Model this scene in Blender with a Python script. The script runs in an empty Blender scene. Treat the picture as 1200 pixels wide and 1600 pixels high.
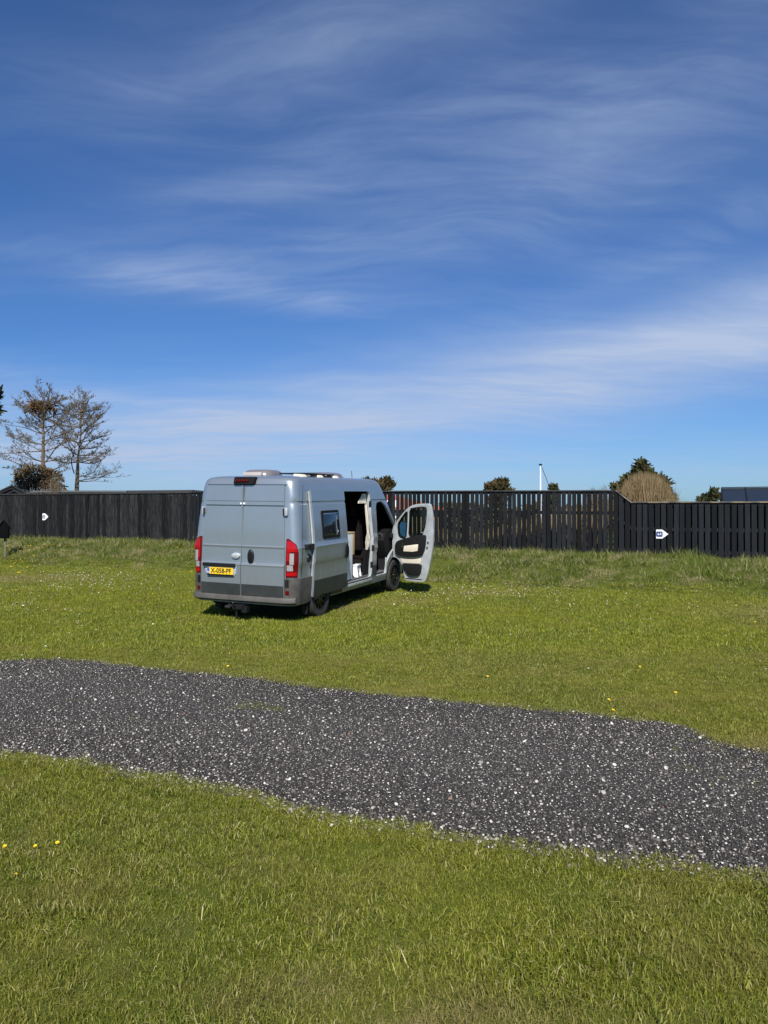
import bpy, bmesh, math, random
import numpy as np
from mathutils import Vector, Matrix, noise
from mathutils.geometry import delaunay_2d_cdt
R = math.radians
rnd = random.Random(7)
npr = np.random.default_rng(7)
scene = bpy.context.scene

# ------------------------------------------------------------------ camera, sky, sun
CAM_H, FPX = 1.75, 1130.0            # eye height and focal length in pixels of the 1200 x 1600 photo
cam_d = bpy.data.cameras.new("camera"); cam = bpy.data.objects.new("camera", cam_d)
scene.collection.objects.link(cam); scene.camera = cam
cam.location = (0, 0, CAM_H); cam.rotation_euler = (R(90), 0, 0)
cam_d.sensor_fit = 'VERTICAL'; cam_d.sensor_height = 36.0; cam_d.lens = 36.0 * FPX / 1600.0
cam_d.clip_start = 0.05; cam_d.clip_end = 3000

SUN_EL, SUN_AZ = R(43), R(181)       # azimuth clockwise from +Y: the sun stands behind the camera
world = bpy.data.worlds.new("World"); scene.world = world; world.use_nodes = True
nt = world.node_tree; nt.nodes.clear()

class NB:
    """small helper to write node graphs"""
    def __init__(s, tree): s.t = tree
    def n(s, kind, **kw):
        nd = s.t.nodes.new(kind)
        for k, v in kw.items():
            if k == 'ins':
                for a, b in v.items():
                    if isinstance(b, bpy.types.NodeSocket): s.t.links.new(b, nd.inputs[a])
                    else: nd.inputs[a].default_value = b
            else: setattr(nd, k, v)
        return nd
    def m(s, op, a, b=0.0, c=0.0, clamp=False):
        nd = s.n('ShaderNodeMath', operation=op, use_clamp=clamp)
        for i, v in enumerate((a, b, c)):
            if isinstance(v, bpy.types.NodeSocket): s.t.links.new(v, nd.inputs[i])
            else: nd.inputs[i].default_value = v
        return nd.outputs[0]
    def mix(s, f, a, b, blend='MIX'):
        nd = s.n('ShaderNodeMix', data_type='RGBA', blend_type=blend)
        for i, v in ((0, f), (6, a), (7, b)):
            if isinstance(v, bpy.types.NodeSocket): s.t.links.new(v, nd.inputs[i])
            elif i: nd.inputs[i].default_value = (*v[:3], 1)
            else: nd.inputs[i].default_value = v
        return nd.outputs[2]
    def ramp(s, f, stops):
        nd = s.n('ShaderNodeValToRGB'); s.t.links.new(f, nd.inputs[0])
        cr = nd.color_ramp
        while len(cr.elements) < len(stops): cr.elements.new(0.5)
        for e, (p, c) in zip(cr.elements, stops):
            e.position = p; e.color = (*c, 1) if len(c) == 3 else c
        return nd.outputs[0]
    def noise(s, vec, scale, detail=3, rough=.55, dist=0, lac=2.0):
        nd = s.n('ShaderNodeTexNoise', ins={'Scale': scale, 'Detail': detail, 'Roughness': rough, 'Distortion': dist, 'Lacunarity': lac})
        if vec is not None: s.t.links.new(vec, nd.inputs['Vector'])
        return nd.outputs['Fac']
    def link(s, a, b): s.t.links.new(a, b)

B = NB(nt)
sky = B.n('ShaderNodeTexSky', sky_type='NISHITA', sun_disc=False)
sky.sun_elevation = SUN_EL; sky.sun_rotation = SUN_AZ
sky.altitude = 0; sky.air_density = 1.0; sky.dust_density = 0.35; sky.ozone_density = 2.2
tc = B.n('ShaderNodeTexCoord').outputs['Generated']
sx = B.n('ShaderNodeSeparateXYZ', ins={0: tc}).outputs
el = B.m('ARCSINE', sx[2]); az = B.m('ARCTAN2', sx[0], sx[1])
# cirrus: fibrous noise stretched along a gently rising direction, on a high plane
zc = B.m('MAXIMUM', sx[2], 0.0); zc = B.m('ADD', zc, 0.16)
px = B.m('DIVIDE', sx[0], zc); py = B.m('DIVIDE', sx[1], zc)
pl = B.n('ShaderNodeCombineXYZ', ins={0: px, 1: py, 2: 0.0}).outputs[0]
rot = B.n('ShaderNodeMapping', ins={'Vector': pl, 'Rotation': (0, 0, R(-20)), 'Scale': (0.55, 2.0, 1)}).outputs[0]
warp = B.noise(pl, 0.8, 3, .5)
rotw = B.n('ShaderNodeVectorMath', operation='ADD', ins={0: rot})
B.link(B.n('ShaderNodeCombineXYZ', ins={0: B.m('MULTIPLY', warp, .5), 1: B.m('MULTIPLY', warp, 1.3), 2: 0.0}).outputs[0], rotw.inputs[1])
fib = B.noise(rotw.outputs[0], 1.5, 8, .55, .25)
veil = B.noise(pl, 0.55, 4, .5, .6)
fibc = B.n('ShaderNodeMapRange', ins={0: fib, 1: .36, 2: .72, 3: 0, 4: 1}).outputs[0]
veilc = B.n('ShaderNodeMapRange', ins={0: veil, 1: .34, 2: .68, 3: 0, 4: 1}).outputs[0]
def bump(a0, e0, wa, we, slope=0.0):
    """soft cloud bank centred on a direction (azimuth, elevation in degrees)"""
    da = B.m('SUBTRACT', az, R(a0))
    de = B.m('SUBTRACT', B.m('SUBTRACT', el, R(e0)), B.m('MULTIPLY', da, slope))
    q = B.m('ADD', B.m('POWER', B.m('ABSOLUTE', B.m('DIVIDE', da, R(wa))), 2.0), B.m('POWER', B.m('ABSOLUTE', B.m('DIVIDE', de, R(we))), 2.0))
    return B.m('EXPONENT', B.m('MULTIPLY', q, -1.0))
CLOUDS = [(-22, 8.6, 6, .8, -.1, .5), (-25, 4.0, 20, 2.0, 0, .3), (-28, 6.0, 9, 2.6, -.05, .7), (-17, 17.5, 9, 1.5, .05, .70), (-6, 16.2, 7, .9, -.05, .6), (-10, 19.5, 16, 2.5, .1, .3), (22, 18.5, 10, 1.6, .3, .35),
          (-12, 23, 16, 2.2, .33, .40), (-14, 28.5, 18, 3.0, .05, .42), (16, 25.5, 20, 5.5, .12, .55), (-3, 34, 12, 3.0, .1, .5), (-32, 9.0, 8, 1.6, 0.0, .5), (26, 31, 14, 3, .2, .25),
          (150, 20, 60, 9, .1, .4), (-120, 14, 40, 6, .1, .4), (90, 30, 30, 8, .1, .35)]
tot = None
for a0, e0, wa, we, sl, k in CLOUDS:
    v = B.m('MULTIPLY', bump(a0, e0, wa, we, sl), k)
    tot = v if tot is None else B.m('ADD', tot, v)
dens = B.m('MULTIPLY', tot, B.m('ADD', B.m('MULTIPLY', fibc, .62), .30))
dens = B.m('ADD', dens, B.m('MULTIPLY', B.m('MULTIPLY', fibc, veilc), .16))
fin = B.noise(rotw.outputs[0], 5.0, 7, .6, .3)
finc = B.n('ShaderNodeMapRange', ins={0: fin, 1: .38, 2: .66, 3: .55, 4: 1.2}).outputs[0]
dens = B.m('MULTIPLY', dens, finc)
bank = None
for a0, e0, wa, we, sl, k in ((6, 9.0, 26, 3.7, .135, .95), (28, 13.0, 14, 3.4, .16, .6), (-14, 6.6, 12, 2.2, .08, .45), (0, 2.5, 60, 3.0, 0, .40), (150, 12, 50, 6, 0, .5)):
    v = B.m('MULTIPLY', bump(a0, e0, wa, we, sl), k); bank = v if bank is None else B.m('ADD', bank, v)
bank = B.m('MULTIPLY', B.m('MULTIPLY', bank, B.m('ADD', B.m('MULTIPLY', fibc, .40), .58)), B.m('ADD', B.m('MULTIPLY', finc, .35), .62))
dens = B.m('ADD', B.m('MULTIPLY', dens, 0.74), B.m('MULTIPLY', bank, 1.15), clamp=True)
fade = B.n('ShaderNodeMapRange', ins={0: sx[2], 1: -.01, 2: .03, 3: 0, 4: 1}).outputs[0]
dens = B.m('MULTIPLY', dens, fade)
skyt = B.mix(1.0, sky.outputs[0], (.385, .66, 1.06), 'MULTIPLY')
mixc = B.mix(dens, skyt, (4.55, 5.6, 7.7))
bg = B.n('ShaderNodeBackground', ins={'Strength': 0.07}); B.link(mixc, bg.inputs[0])
B.link(bg.outputs[0], B.n('ShaderNodeOutputWorld').inputs[0])

sun_d = bpy.data.lights.new("sun", 'SUN'); sun = bpy.data.objects.new("sun", sun_d); scene.collection.objects.link(sun)
sun_d.energy = 4.5; sun_d.angle = R(0.53); sun_d.color = (1.0, .955, .88)
sdir = Vector((math.sin(SUN_AZ) * math.cos(SUN_EL), math.cos(SUN_AZ) * math.cos(SUN_EL), math.sin(SUN_EL)))
sun.rotation_euler = sdir.to_track_quat('Z', 'Y').to_euler()

scene.view_settings.view_transform = 'Standard'; scene.view_settings.look = 'None'
scene.view_settings.exposure = 0.5; scene.view_settings.gamma = 1.0; scene.view_settings.use_curve_mapping = False
scene.cycles.max_bounces = 6; scene.cycles.transparent_max_bounces = 12

# ------------------------------------------------------------------ helpers
def pix(u, v, D):                     # a photo pixel at distance D (along +Y) -> world point
    return Vector(((u - 600) / FPX * D, D, CAM_H - (v - 800) / FPX * D))
def tag(o, label=None, cat=None, group=None, kind=None):
    if label: o['label'] = label
    if cat: o['category'] = cat
    if group: o['group'] = group
    if kind: o['kind'] = kind
    return o
def link(o, parent=None):
    scene.collection.objects.link(o)
    if parent is not None: o.parent = parent
    return o
def empty(name, loc=(0, 0, 0), rz=0):
    o = bpy.data.objects.new(name, None); o.empty_display_size = .1; o.location = loc; o.rotation_euler = (0, 0, rz)
    return link(o)
def mesh_obj(name, verts, faces, mats, parent=None, smooth=False, midx=None, autosmooth=None):
    me = bpy.data.meshes.new(name); me.from_pydata([tuple(v) for v in verts], [], [tuple(f) for f in faces])
    if not isinstance(mats, (list, tuple)): mats = [mats]
    for m in mats: me.materials.append(m)
    if midx is not None: me.polygons.foreach_set('material_index', midx)
    if smooth: me.polygons.foreach_set('use_smooth', [True] * len(me.polygons))
    if autosmooth: me.set_sharp_from_angle(angle=R(autosmooth))
    me.update()
    return link(bpy.data.objects.new(name, me), parent)
class MB:
    """collects primitive shapes into one mesh"""
    def __init__(s): s.v = []; s.f = []
    def add(s, vs, fs):
        b = len(s.v); s.v += [tuple(v) for v in vs]; s.f += [tuple(i + b for i in f) for f in fs]; return s
    def box(s, x0, x1, y0, y1, z0, z1):
        vs = [(x, y, z) for z in (z0, z1) for y in (y0, y1) for x in (x0, x1)]
        return s.add(vs, [(0, 2, 3, 1), (4, 5, 7, 6), (0, 1, 5, 4), (1, 3, 7, 5), (3, 2, 6, 7), (2, 0, 4, 6)])
    def prism(s, pts, axis, a, b):
        """2-D outline extruded along an axis: axis 'x' -> pts (y,z); 'y' -> (x,z); 'z' -> (x,y)"""
        mk = {'x': lambda p, t: (t, p[0], p[1]), 'y': lambda p, t: (p[0], t, p[1]), 'z': lambda p, t: (p[0], p[1], t)}[axis]
        n = len(pts); vs = [mk(p, a) for p in pts] + [mk(p, b) for p in pts]
        return s.add(vs, [tuple(range(n - 1, -1, -1)), tuple(range(n, 2 * n))] + [(i, (i + 1) % n, n + (i + 1) % n, n + i) for i in range(n)])
    def tube(s, pts, rad, k=8, cap=True):
        pts = [Vector(p) for p in pts]; n = len(pts)
        rs = rad if isinstance(rad, (list, tuple)) else [rad] * n
        vs = []; t0 = None
        for i, p in enumerate(pts):
            d = (pts[min(i + 1, n - 1)] - pts[max(i - 1, 0)]).normalized()
            if t0 is None: t0 = d.orthogonal().normalized()
            t0 = (t0 - d * t0.dot(d)); t0 = t0.normalized() if t0.length > 1e-6 else d.orthogonal().normalized()
            b = d.cross(t0)
            vs += [p + (t0 * math.cos(a) + b * math.sin(a)) * rs[i] for a in [2 * math.pi * j / k for j in range(k)]]
        fs = [(i * k + j, i * k + (j + 1) % k, (i + 1) * k + (j + 1) % k, (i + 1) * k + j) for i in range(n - 1) for j in range(k)]
        if cap: fs += [tuple(range(k - 1, -1, -1)), tuple(range((n - 1) * k, n * k))]
        return s.add(vs, fs)
    def lathe(s, prof, k=32, axis='x', c=(0, 0, 0)):
        """prof: (offset along axis, radius)"""
        vs = []
        for (t, r) in prof:
            for j in range(k):
                a = 2 * math.pi * j / k; p, q = r * math.cos(a), r * math.sin(a)
                vs.append({'x': (c[0] + t, c[1] + p, c[2] + q), 'y': (c[0] + p, c[1] + t, c[2] + q), 'z': (c[0] + p, c[1] + q, c[2] + t)}[axis])
        n = len(prof)
        fs = [(i * k + j, i * k + (j + 1) % k, (i + 1) * k + (j + 1) % k, (i + 1) * k + j) for i in range(n - 1) for j in range(k)]
        return s.add(vs, fs)
    def slab(s, F, us, vs_, t, zclamp=None):
        """closed curved plate: F(u,v)->(point, outward normal); thickness t inward"""
        A = []; Bk = []
        for v in vs_:
            for u in us:
                p, n = F(u, v); p = Vector(p); n = Vector(n).normalized(); A.append(p); Bk.append(p - n * t)
        nu, nv = len(us), len(vs_); N = nu * nv; fs = []
        for j in range(nv - 1):
            for i in range(nu - 1):
                a = j * nu + i; fs.append((a, a + 1, a + nu + 1, a + nu)); fs.append((N + a + nu, N + a + nu + 1, N + a + 1, N + a))
        for i in range(nu - 1):
            fs.append((N + i, N + i + 1, i + 1, i)); a = (nv - 1) * nu + i; fs.append((a, a + 1, N + a + 1, N + a))
        for j in range(nv - 1):
            a = j * nu; fs.append((a, a + nu, N + a + nu, N + a)); a = j * nu + nu - 1; fs.append((N + a, N + a + nu, a + nu, a))
        return s.add(A + Bk, fs)
    def ring(s, F, outer, inner, t):
        """closed frame between two outlines with equal point counts, mapped through F(u,v)"""
        n = len(outer); rows = []
        for dep in (0, 1):
            for loop in (outer, inner):
                for (u, v) in loop:
                    p, nn = F(u, v); p = Vector(p); nn = Vector(nn).normalized(); rows.append(p - nn * t * dep)
        o, i_, ob, ib = 0, n, 2 * n, 3 * n; fs = []
        for k in range(n):
            q = (k + 1) % n
            fs += [(o + k, o + q, i_ + q, i_ + k), (ob + q, ob + k, ib + k, ib + q), (o + q, o + k, ob + k, ob + q), (i_ + k, i_ + q, ib + q, ib + k)]
        return s.add(rows, fs)
    def build(s, name, mats, parent=None, smooth=False, bevel=0, seg=2, sharp=35, fixn=True):
        o = mesh_obj(name, s.v, s.f, mats, parent)
        me = o.data; bm = bmesh.new(); bm.from_mesh(me)
        if fixn: bmesh.ops.recalc_face_normals(bm, faces=bm.faces)
        if bevel:
            es = [e for e in bm.edges if len(e.link_faces) == 2 and e.calc_face_angle(0) > R(30)]
            bmesh.ops.bevel(bm, geom=es, offset=bevel, segments=seg, affect='EDGES', profile=.6, clamp_overlap=True)
        bm.to_mesh(me); bm.free()
        if smooth or bevel:
            me.polygons.foreach_set('use_smooth', [True] * len(me.polygons)); me.set_sharp_from_angle(angle=R(sharp))
        me.update(); return o
def lerp(tab, x):
    if x <= tab[0][0]: return tab[0][1]
    for (a, b), (c, d) in zip(tab, tab[1:]):
        if x <= c: return b + (d - b) * (x - a) / (c - a)
    return tab[-1][1]
def lin(a, b, n): return [a + (b - a) * i / (n - 1) for i in range(n)]
def text_obj(name, txt, size, mat, parent, mw, depth=.002, bold=0.0, xs=1.0):
    """flat lettering: text curve turned into a mesh"""
    cu = bpy.data.curves.new(name, 'FONT'); cu.body = txt; cu.size = size; cu.extrude = depth; cu.offset = bold
    cu.align_x = 'CENTER'; cu.align_y = 'CENTER'; cu.resolution_u = 3
    tmp = bpy.data.objects.new('tmp', cu); scene.collection.objects.link(tmp)
    bpy.context.view_layer.update()
    me = bpy.data.meshes.new_from_object(tmp.evaluated_get(bpy.context.evaluated_depsgraph_get()))
    bpy.data.objects.remove(tmp); me.name = name
    me.transform(Matrix.Diagonal((xs, 1, 1, 1))); me.transform(mw)
    me.materials.clear(); me.materials.append(mat)
    return link(bpy.data.objects.new(name, me), parent)

# ------------------------------------------------------------------ materials
def pbr(name, col, rough=.5, metal=0, coat=0, spec=.5, trans=0, emis=None):
    m = bpy.data.materials.new(name); m.use_nodes = True
    p = m.node_tree.nodes['Principled BSDF']
    p.inputs['Base Color'].default_value = (*col, 1); p.inputs['Roughness'].default_value = rough; p.inputs['Metallic'].default_value = metal
    p.inputs['Coat Weight'].default_value = coat; p.inputs['Coat Roughness'].default_value = .08; p.inputs['Specular IOR Level'].default_value = spec
    p.inputs['Transmission Weight'].default_value = trans
    return m
def vary(m, scale, amount, col2, bump=0, bscale=None, dist=.01, coords='Object', stretch=None, detail=4, lo=.35, hi=.65):
    """mix a second colour in by noise, plus optional bump"""
    b = NB(m.node_tree); p = m.node_tree.nodes['Principled BSDF']
    v = b.n('ShaderNodeTexCoord').outputs[coords] if coords != 'World' else b.n('ShaderNodeNewGeometry').outputs['Position']
    if stretch: v = b.n('ShaderNodeMapping', ins={'Vector': v, 'Scale': stretch}).outputs[0]
    f = b.n('ShaderNodeMapRange', ins={0: b.noise(v, scale, detail), 1: lo, 2: hi, 3: 0, 4: amount}).outputs[0]
    base = tuple(p.inputs['Base Color'].default_value)[:3]
    b.link(b.mix(f, base, col2), p.inputs['Base Color'])
    if bump:
        bp = b.n('ShaderNodeBump', ins={'Strength': bump, 'Distance': dist, 'Height': b.noise(v, bscale or scale * 3, 4)})
        b.link(bp.outputs[0], p.inputs['Normal'])
    return m
def glass_mat(name, tint, refl=.06):
    m = bpy.data.materials.new(name); m.use_nodes = True; m.node_tree.nodes.clear(); b = NB(m.node_tree)
    tr = b.n('ShaderNodeBsdfTransparent', ins={0: (*tint, 1)}); gl = b.n('ShaderNodeBsdfGlossy', ins={'Roughness': .02})
    fr = b.n('ShaderNodeFresnel', ins={0: 1.5}); mx = b.n('ShaderNodeMixShader', ins={0: b.m('ADD', fr.outputs[0], refl - .04), 1: tr.outputs[0], 2: gl.outputs[0]})
    b.link(mx.outputs[0], b.n('ShaderNodeOutputMaterial').inputs[0]); return m

paint = vary(pbr('silver_blue_paint', (.31, .36, .40), .34, .55, .6), 2.2, .3, (.27, .315, .345), 0)
def dirty(m):
    """road dust on the lower panels"""
    b = NB(m.node_tree); p = m.node_tree.nodes['Principled BSDF']; src = p.inputs['Base Color'].links[0].from_socket
    tcn = b.n('ShaderNodeTexCoord').outputs['Object']; z = b.n('ShaderNodeSeparateXYZ', ins={0: tcn}).outputs[2]
    st = b.n('ShaderNodeMapping', ins={'Vector': tcn, 'Scale': (6, 6, 1.2)}).outputs[0]
    f = b.m('MULTIPLY', b.n('ShaderNodeMapRange', ins={0: z, 1: 1.25, 2: .45, 3: .10, 4: .75}).outputs[0], b.n('ShaderNodeMapRange', ins={0: b.noise(st, 2.5, 6, .65), 1: .35, 2: .7, 3: .15, 4: 1}).outputs[0])
    b.link(b.mix(f, src, (.20, .185, .155)), p.inputs['Base Color'])
    b.link(b.m('ADD', b.m('MULTIPLY', f, .45), .30), p.inputs['Roughness']); return m
paint = dirty(paint)
jamb = vary(pbr('painted_door_jamb', (.50, .53, .545), .40, .25, .3), 6, .6, (.30, .325, .335))
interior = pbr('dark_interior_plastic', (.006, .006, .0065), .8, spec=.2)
rubber = pbr('black_rubber_seal', (.006, .006, .0065), .8, spec=.2)
blackp = vary(pbr('black_plastic', (.008, .008, .0085), .5, spec=.3), 20, .5, (.016, .016, .017), .1, 200, .001)
bumperm = vary(pbr('weathered_grey_bumper_plastic', (.055, .051, .047), .62), 6, .8, (.10, .092, .08), .15, 300, .001)
trimm = vary(pbr('dark_grey_side_cladding', (.022, .025, .025), .5), 5, .7, (.038, .041, .039), .1, 300, .001)
chrome = pbr('bright_steel', (.6, .6, .6), .25, 1)
white = vary(pbr('white_laminate', (.80, .80, .77), .4), 8, .4, (.72, .71, .68))
wood_edge = vary(pbr('light_plywood', (.55, .38, .20), .55), 30, .7, (.42, .28, .14), stretch=(1, 1, .1))
cream = vary(pbr('cream_fabric', (.66, .60, .49), .85), 12, .5, (.55, .50, .40), .2, 60, .01)
seatm = vary(pbr('dark_seat_fabric', (.010, .008, .009), .95, spec=.1), 10, .8, (.022, .011, .014), .3, 90, .01)
redlens = pbr('red_lamp_lens', (.36, .004, .006), .22, 0, .1, .35)
redlens2 = pbr('deep_red_lamp_lens', (.11, .002, .004), .22, 0, .1, .35)
clearlens = pbr('clear_lamp_lens', (.42, .42, .43), .12, .35, .5)
yellow = pbr('yellow_plate', (.85, .55, .03), .35)
blue = pbr('blue_plate_band', (.02, .12, .55), .4)
ink = pbr('black_ink', (.01, .01, .01), .5)
tyrem = vary(pbr('tyre_rubber', (.018, .018, .018), .8), 12, .7, (.04, .037, .032), .3, 120, .004)
rimm = pbr('black_alloy', (.012, .012, .013), .3, .3)
glass = glass_mat('tinted_window_glass', (.62, .70, .67))
darkglass = pbr('smoked_acrylic_window', (.010, .014, .018), .06, 0, .6)
mirrorm = pbr('mirror_glass', (.7, .78, .85), .03, 1)
domem = pbr('smoke_grey_roof_hood', (.20, .18, .18), .22, .15, .5)

# ------------------------------------------------------------------ terrain
BASE = [(-40, 0), (7, 0), (9.5, -.03), (11.5, -.055), (12.8, -.035), (15.7, .035), (18, .05), (24, .08), (60, .08)]
def smooth(tab, x, w=.8): return (lerp(tab, x - w) + 2 * lerp(tab, x) + lerp(tab, x + w)) / 4
TOE = [(-60, 37), (-15, 23.6), (-9.8, 22.2), (-4, 20.3), (1.5, 17.1), (7.7, 14.9), (14, 12.5), (60, -4)]
FEN = [(-60, 39), (-15.5, 28.2), (-6.7, 25.2), (.4, 22.0), (6.3, 19.6), (9.6, 18.0), (14, 15.9), (60, -1)]
FTOP = .57
def ground_h(x, y):
    b = smooth(BASE, y)
    yt = lerp(TOE, x) + .25 * math.sin(x * 1.7) + .12 * math.sin(x * 4.1 + 1); yf = lerp(FEN, x)
    t = (y - yt) / max(yf - yt, .5)
    if t > 0:
        q = min(t * 1.08, 1.0); s = 1 - (1 - q) ** 2.6; s = s * min(1, q * 6) ** .4
        top = lerp([(-16, .68), (-6.7, .62), (.4, .58), (6.3, .54), (10, .49), (14, .45)], x)
        b = b + (top - b) * s
        if t < 1: b += .13 * math.sin(math.pi * min(t, 1)) * (noise.noise(Vector((x * .9, y * .9, 0))) + .4 * noise.noise(Vector((x * 3, y * 3, 0))))
    b += .012 * noise.noise(Vector((x * .6, y * .6, 3)))
    return b
def grid_ground(xs, ys):
    vs = [(x, y, ground_h(x, y)) for y in ys for x in xs]; nx = len(xs)
    fs = [(j * nx + i, j * nx + i + 1, (j + 1) * nx + i + 1, (j + 1) * nx + i) for j in range(len(ys) - 1) for i in range(nx - 1)]
    return vs, fs
def spread(a, b, d, far, n):
    core = lin(a, b, int((b - a) / d) + 1); out = [core[-1] + (far - core[-1]) * (i / n) ** 3 for i in range(1, n + 1)]
    low = [core[0] - (far + core[0]) * (i / n) ** 3 for i in range(n, 0, -1)]
    return low + core + out

def ground_material():
    m = bpy.data.materials.new('lawn_soil_and_grass'); m.use_nodes = True; b = NB(m.node_tree); p = m.node_tree.nodes['Principled BSDF']
    pos = b.n('ShaderNodeNewGeometry').outputs['Position']
    big = b.noise(pos, .35, 4, .6); mid = b.noise(pos, 2.2, 4, .6); fine = b.noise(pos, 140, 2, .8)
    c = b.ramp(big, [(.33, (.075, .095, .010)), (.5, (.105, .125, .014)), (.68, (.140, .150, .022))])
    c = b.mix(b.n('ShaderNodeMapRange', ins={0: mid, 1: .5, 2: .72, 3: 0, 4: .55}).outputs[0], c, (.120, .118, .045))
    c = b.mix(b.n('ShaderNodeMapRange', ins={0: fine, 1: .4, 2: .7, 3: 0, 4: .9}).outputs[0], c, (.020, .028, .006))
    b.link(c, p.inputs['Base Color']); p.inputs['Roughness'].default_value = .95; p.inputs['Specular IOR Level'].default_value = .15
    bp = b.n('ShaderNodeBump', ins={'Strength': .5, 'Distance': .01, 'Height': fine}); b.link(bp.outputs[0], p.inputs['Normal'])
    return m
vs, fs = grid_ground(spread(-19, 15, .2, 900, 14), [-900, -200, -50, -20, -8, -3, 0] + lin(1, 32, 156) + [32 + 1400 * (i / 14) ** 3 for i in range(1, 15)])
ground = mesh_obj('ground', vs, fs, ground_material(), smooth=True); tag(ground, 'mown green lawn and the low grass bank behind it', None, kind='structure')

def ground_hit(u, v, dz=0.0, y0=3.0, y1=30):
    y = y0
    while y < y1 and CAM_H - (v - 800) / FPX * y > ground_h((u - 600) / FPX * y, y) + dz: y += .04
    return (u - 600) / FPX * y, y
# gravel drive: outlines read from the photo and laid on the ground
def on_ground(u, v, z=0.0):
    D = (CAM_H - z) * FPX / (v - 800); return ((u - 600) / FPX * D, D)
UP = [on_ground(*p) for p in [(0, 1031), (60, 1028), (100, 1027), (150, 1030), (250, 1043), (400, 1058), (520, 1075), (600, 1084), (750, 1098), (900, 1113), (1020, 1126), (1090, 1142), (1130, 1162), (1200, 1176)]]
LO = [on_ground(*p) for p in [(0, 1188), (60, 1195), (150, 1205), (280, 1231), (400, 1252), (420, 1267), (520, 1290), (620, 1301), (650, 1311), (760, 1326), (850, 1341), (950, 1352), (1060, 1368), (1130, 1376), (1200, 1382)]]
UP = [(-16, 9.6), (-9, 8.9)] + UP + [(3.6, 5.0), (6, 4.4), (12, 2.6)]
LO = [(-16, 7.6), (-7, 6.0)] + LO + [(2.4, 3.1), (4.5, 2.4), (12, .2)]
UP.sort(); LO.sort()
def edge_n(x, s): return .05 * noise.noise(Vector((x * 2.1, s, 0))) + .035 * noise.noise(Vector((x * 7, s, 0))) + .015 * noise.noise(Vector((x * 23, s, 0)))
def up_y(x): return lerp(UP, x) + edge_n(x, 1)
def lo_y(x): return lerp(LO, x) + edge_n(x, 5)
def in_gravel(x, y, m=0.0): return lo_y(x) - m < y < up_y(x) + m
def gravel_material():
    m = bpy.data.materials.new('dark_gravel'); m.use_nodes = True; b = NB(m.node_tree); p = m.node_tree.nodes['Principled BSDF']
    pos = b.n('ShaderNodeNewGeometry').outputs['Position']
    vo = b.n('ShaderNodeTexVoronoi', ins={'Vector': pos, 'Scale': 95}); big = b.noise(pos, 1.1, 4)
    c = b.ramp(vo.outputs['Color'], [(0, (.013, .012, .011)), (.5, (.032, .029, .027)), (.86, (.058, .053, .048)), (.93, (.30, .28, .25)), (1, (.5, .47, .42))])
    c = b.mix(b.n('ShaderNodeMapRange', ins={0: big, 1: .5, 2: .75, 3: 0, 4: .5}).outputs[0], c, (.045, .045, .030))
    b.link(c, p.inputs['Base Color']); p.inputs['Roughness'].default_value = .9
    bp = b.n('ShaderNodeBump', ins={'Strength': 1, 'Distance': .012, 'Height': vo.outputs['Distance']}); bp.invert = True; b.link(bp.outputs[0], p.inputs['Normal'])
    return m
xs = lin(-16, 12, 561); vs = []; fs = []; K = 13
for i, x in enumerate(xs):
    a, c = lo_y(x), up_y(x)
    for k in range(K):
        t = k / (K - 1); y = a + (c - a) * t
        vs.append((x, y, ground_h(x, y) + .006 + .006 * math.sin(math.pi * t)))
fs = [(i * K + k, (i + 1) * K + k, (i + 1) * K + k + 1, i * K + k + 1) for i in range(len(xs) - 1) for k in range(K - 1)]
drive = mesh_obj('gravel_path', vs, fs, gravel_material(), smooth=True); tag(drive, 'dark gravel track mixed with white shell bits crossing the lawn', kind='structure')

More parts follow.
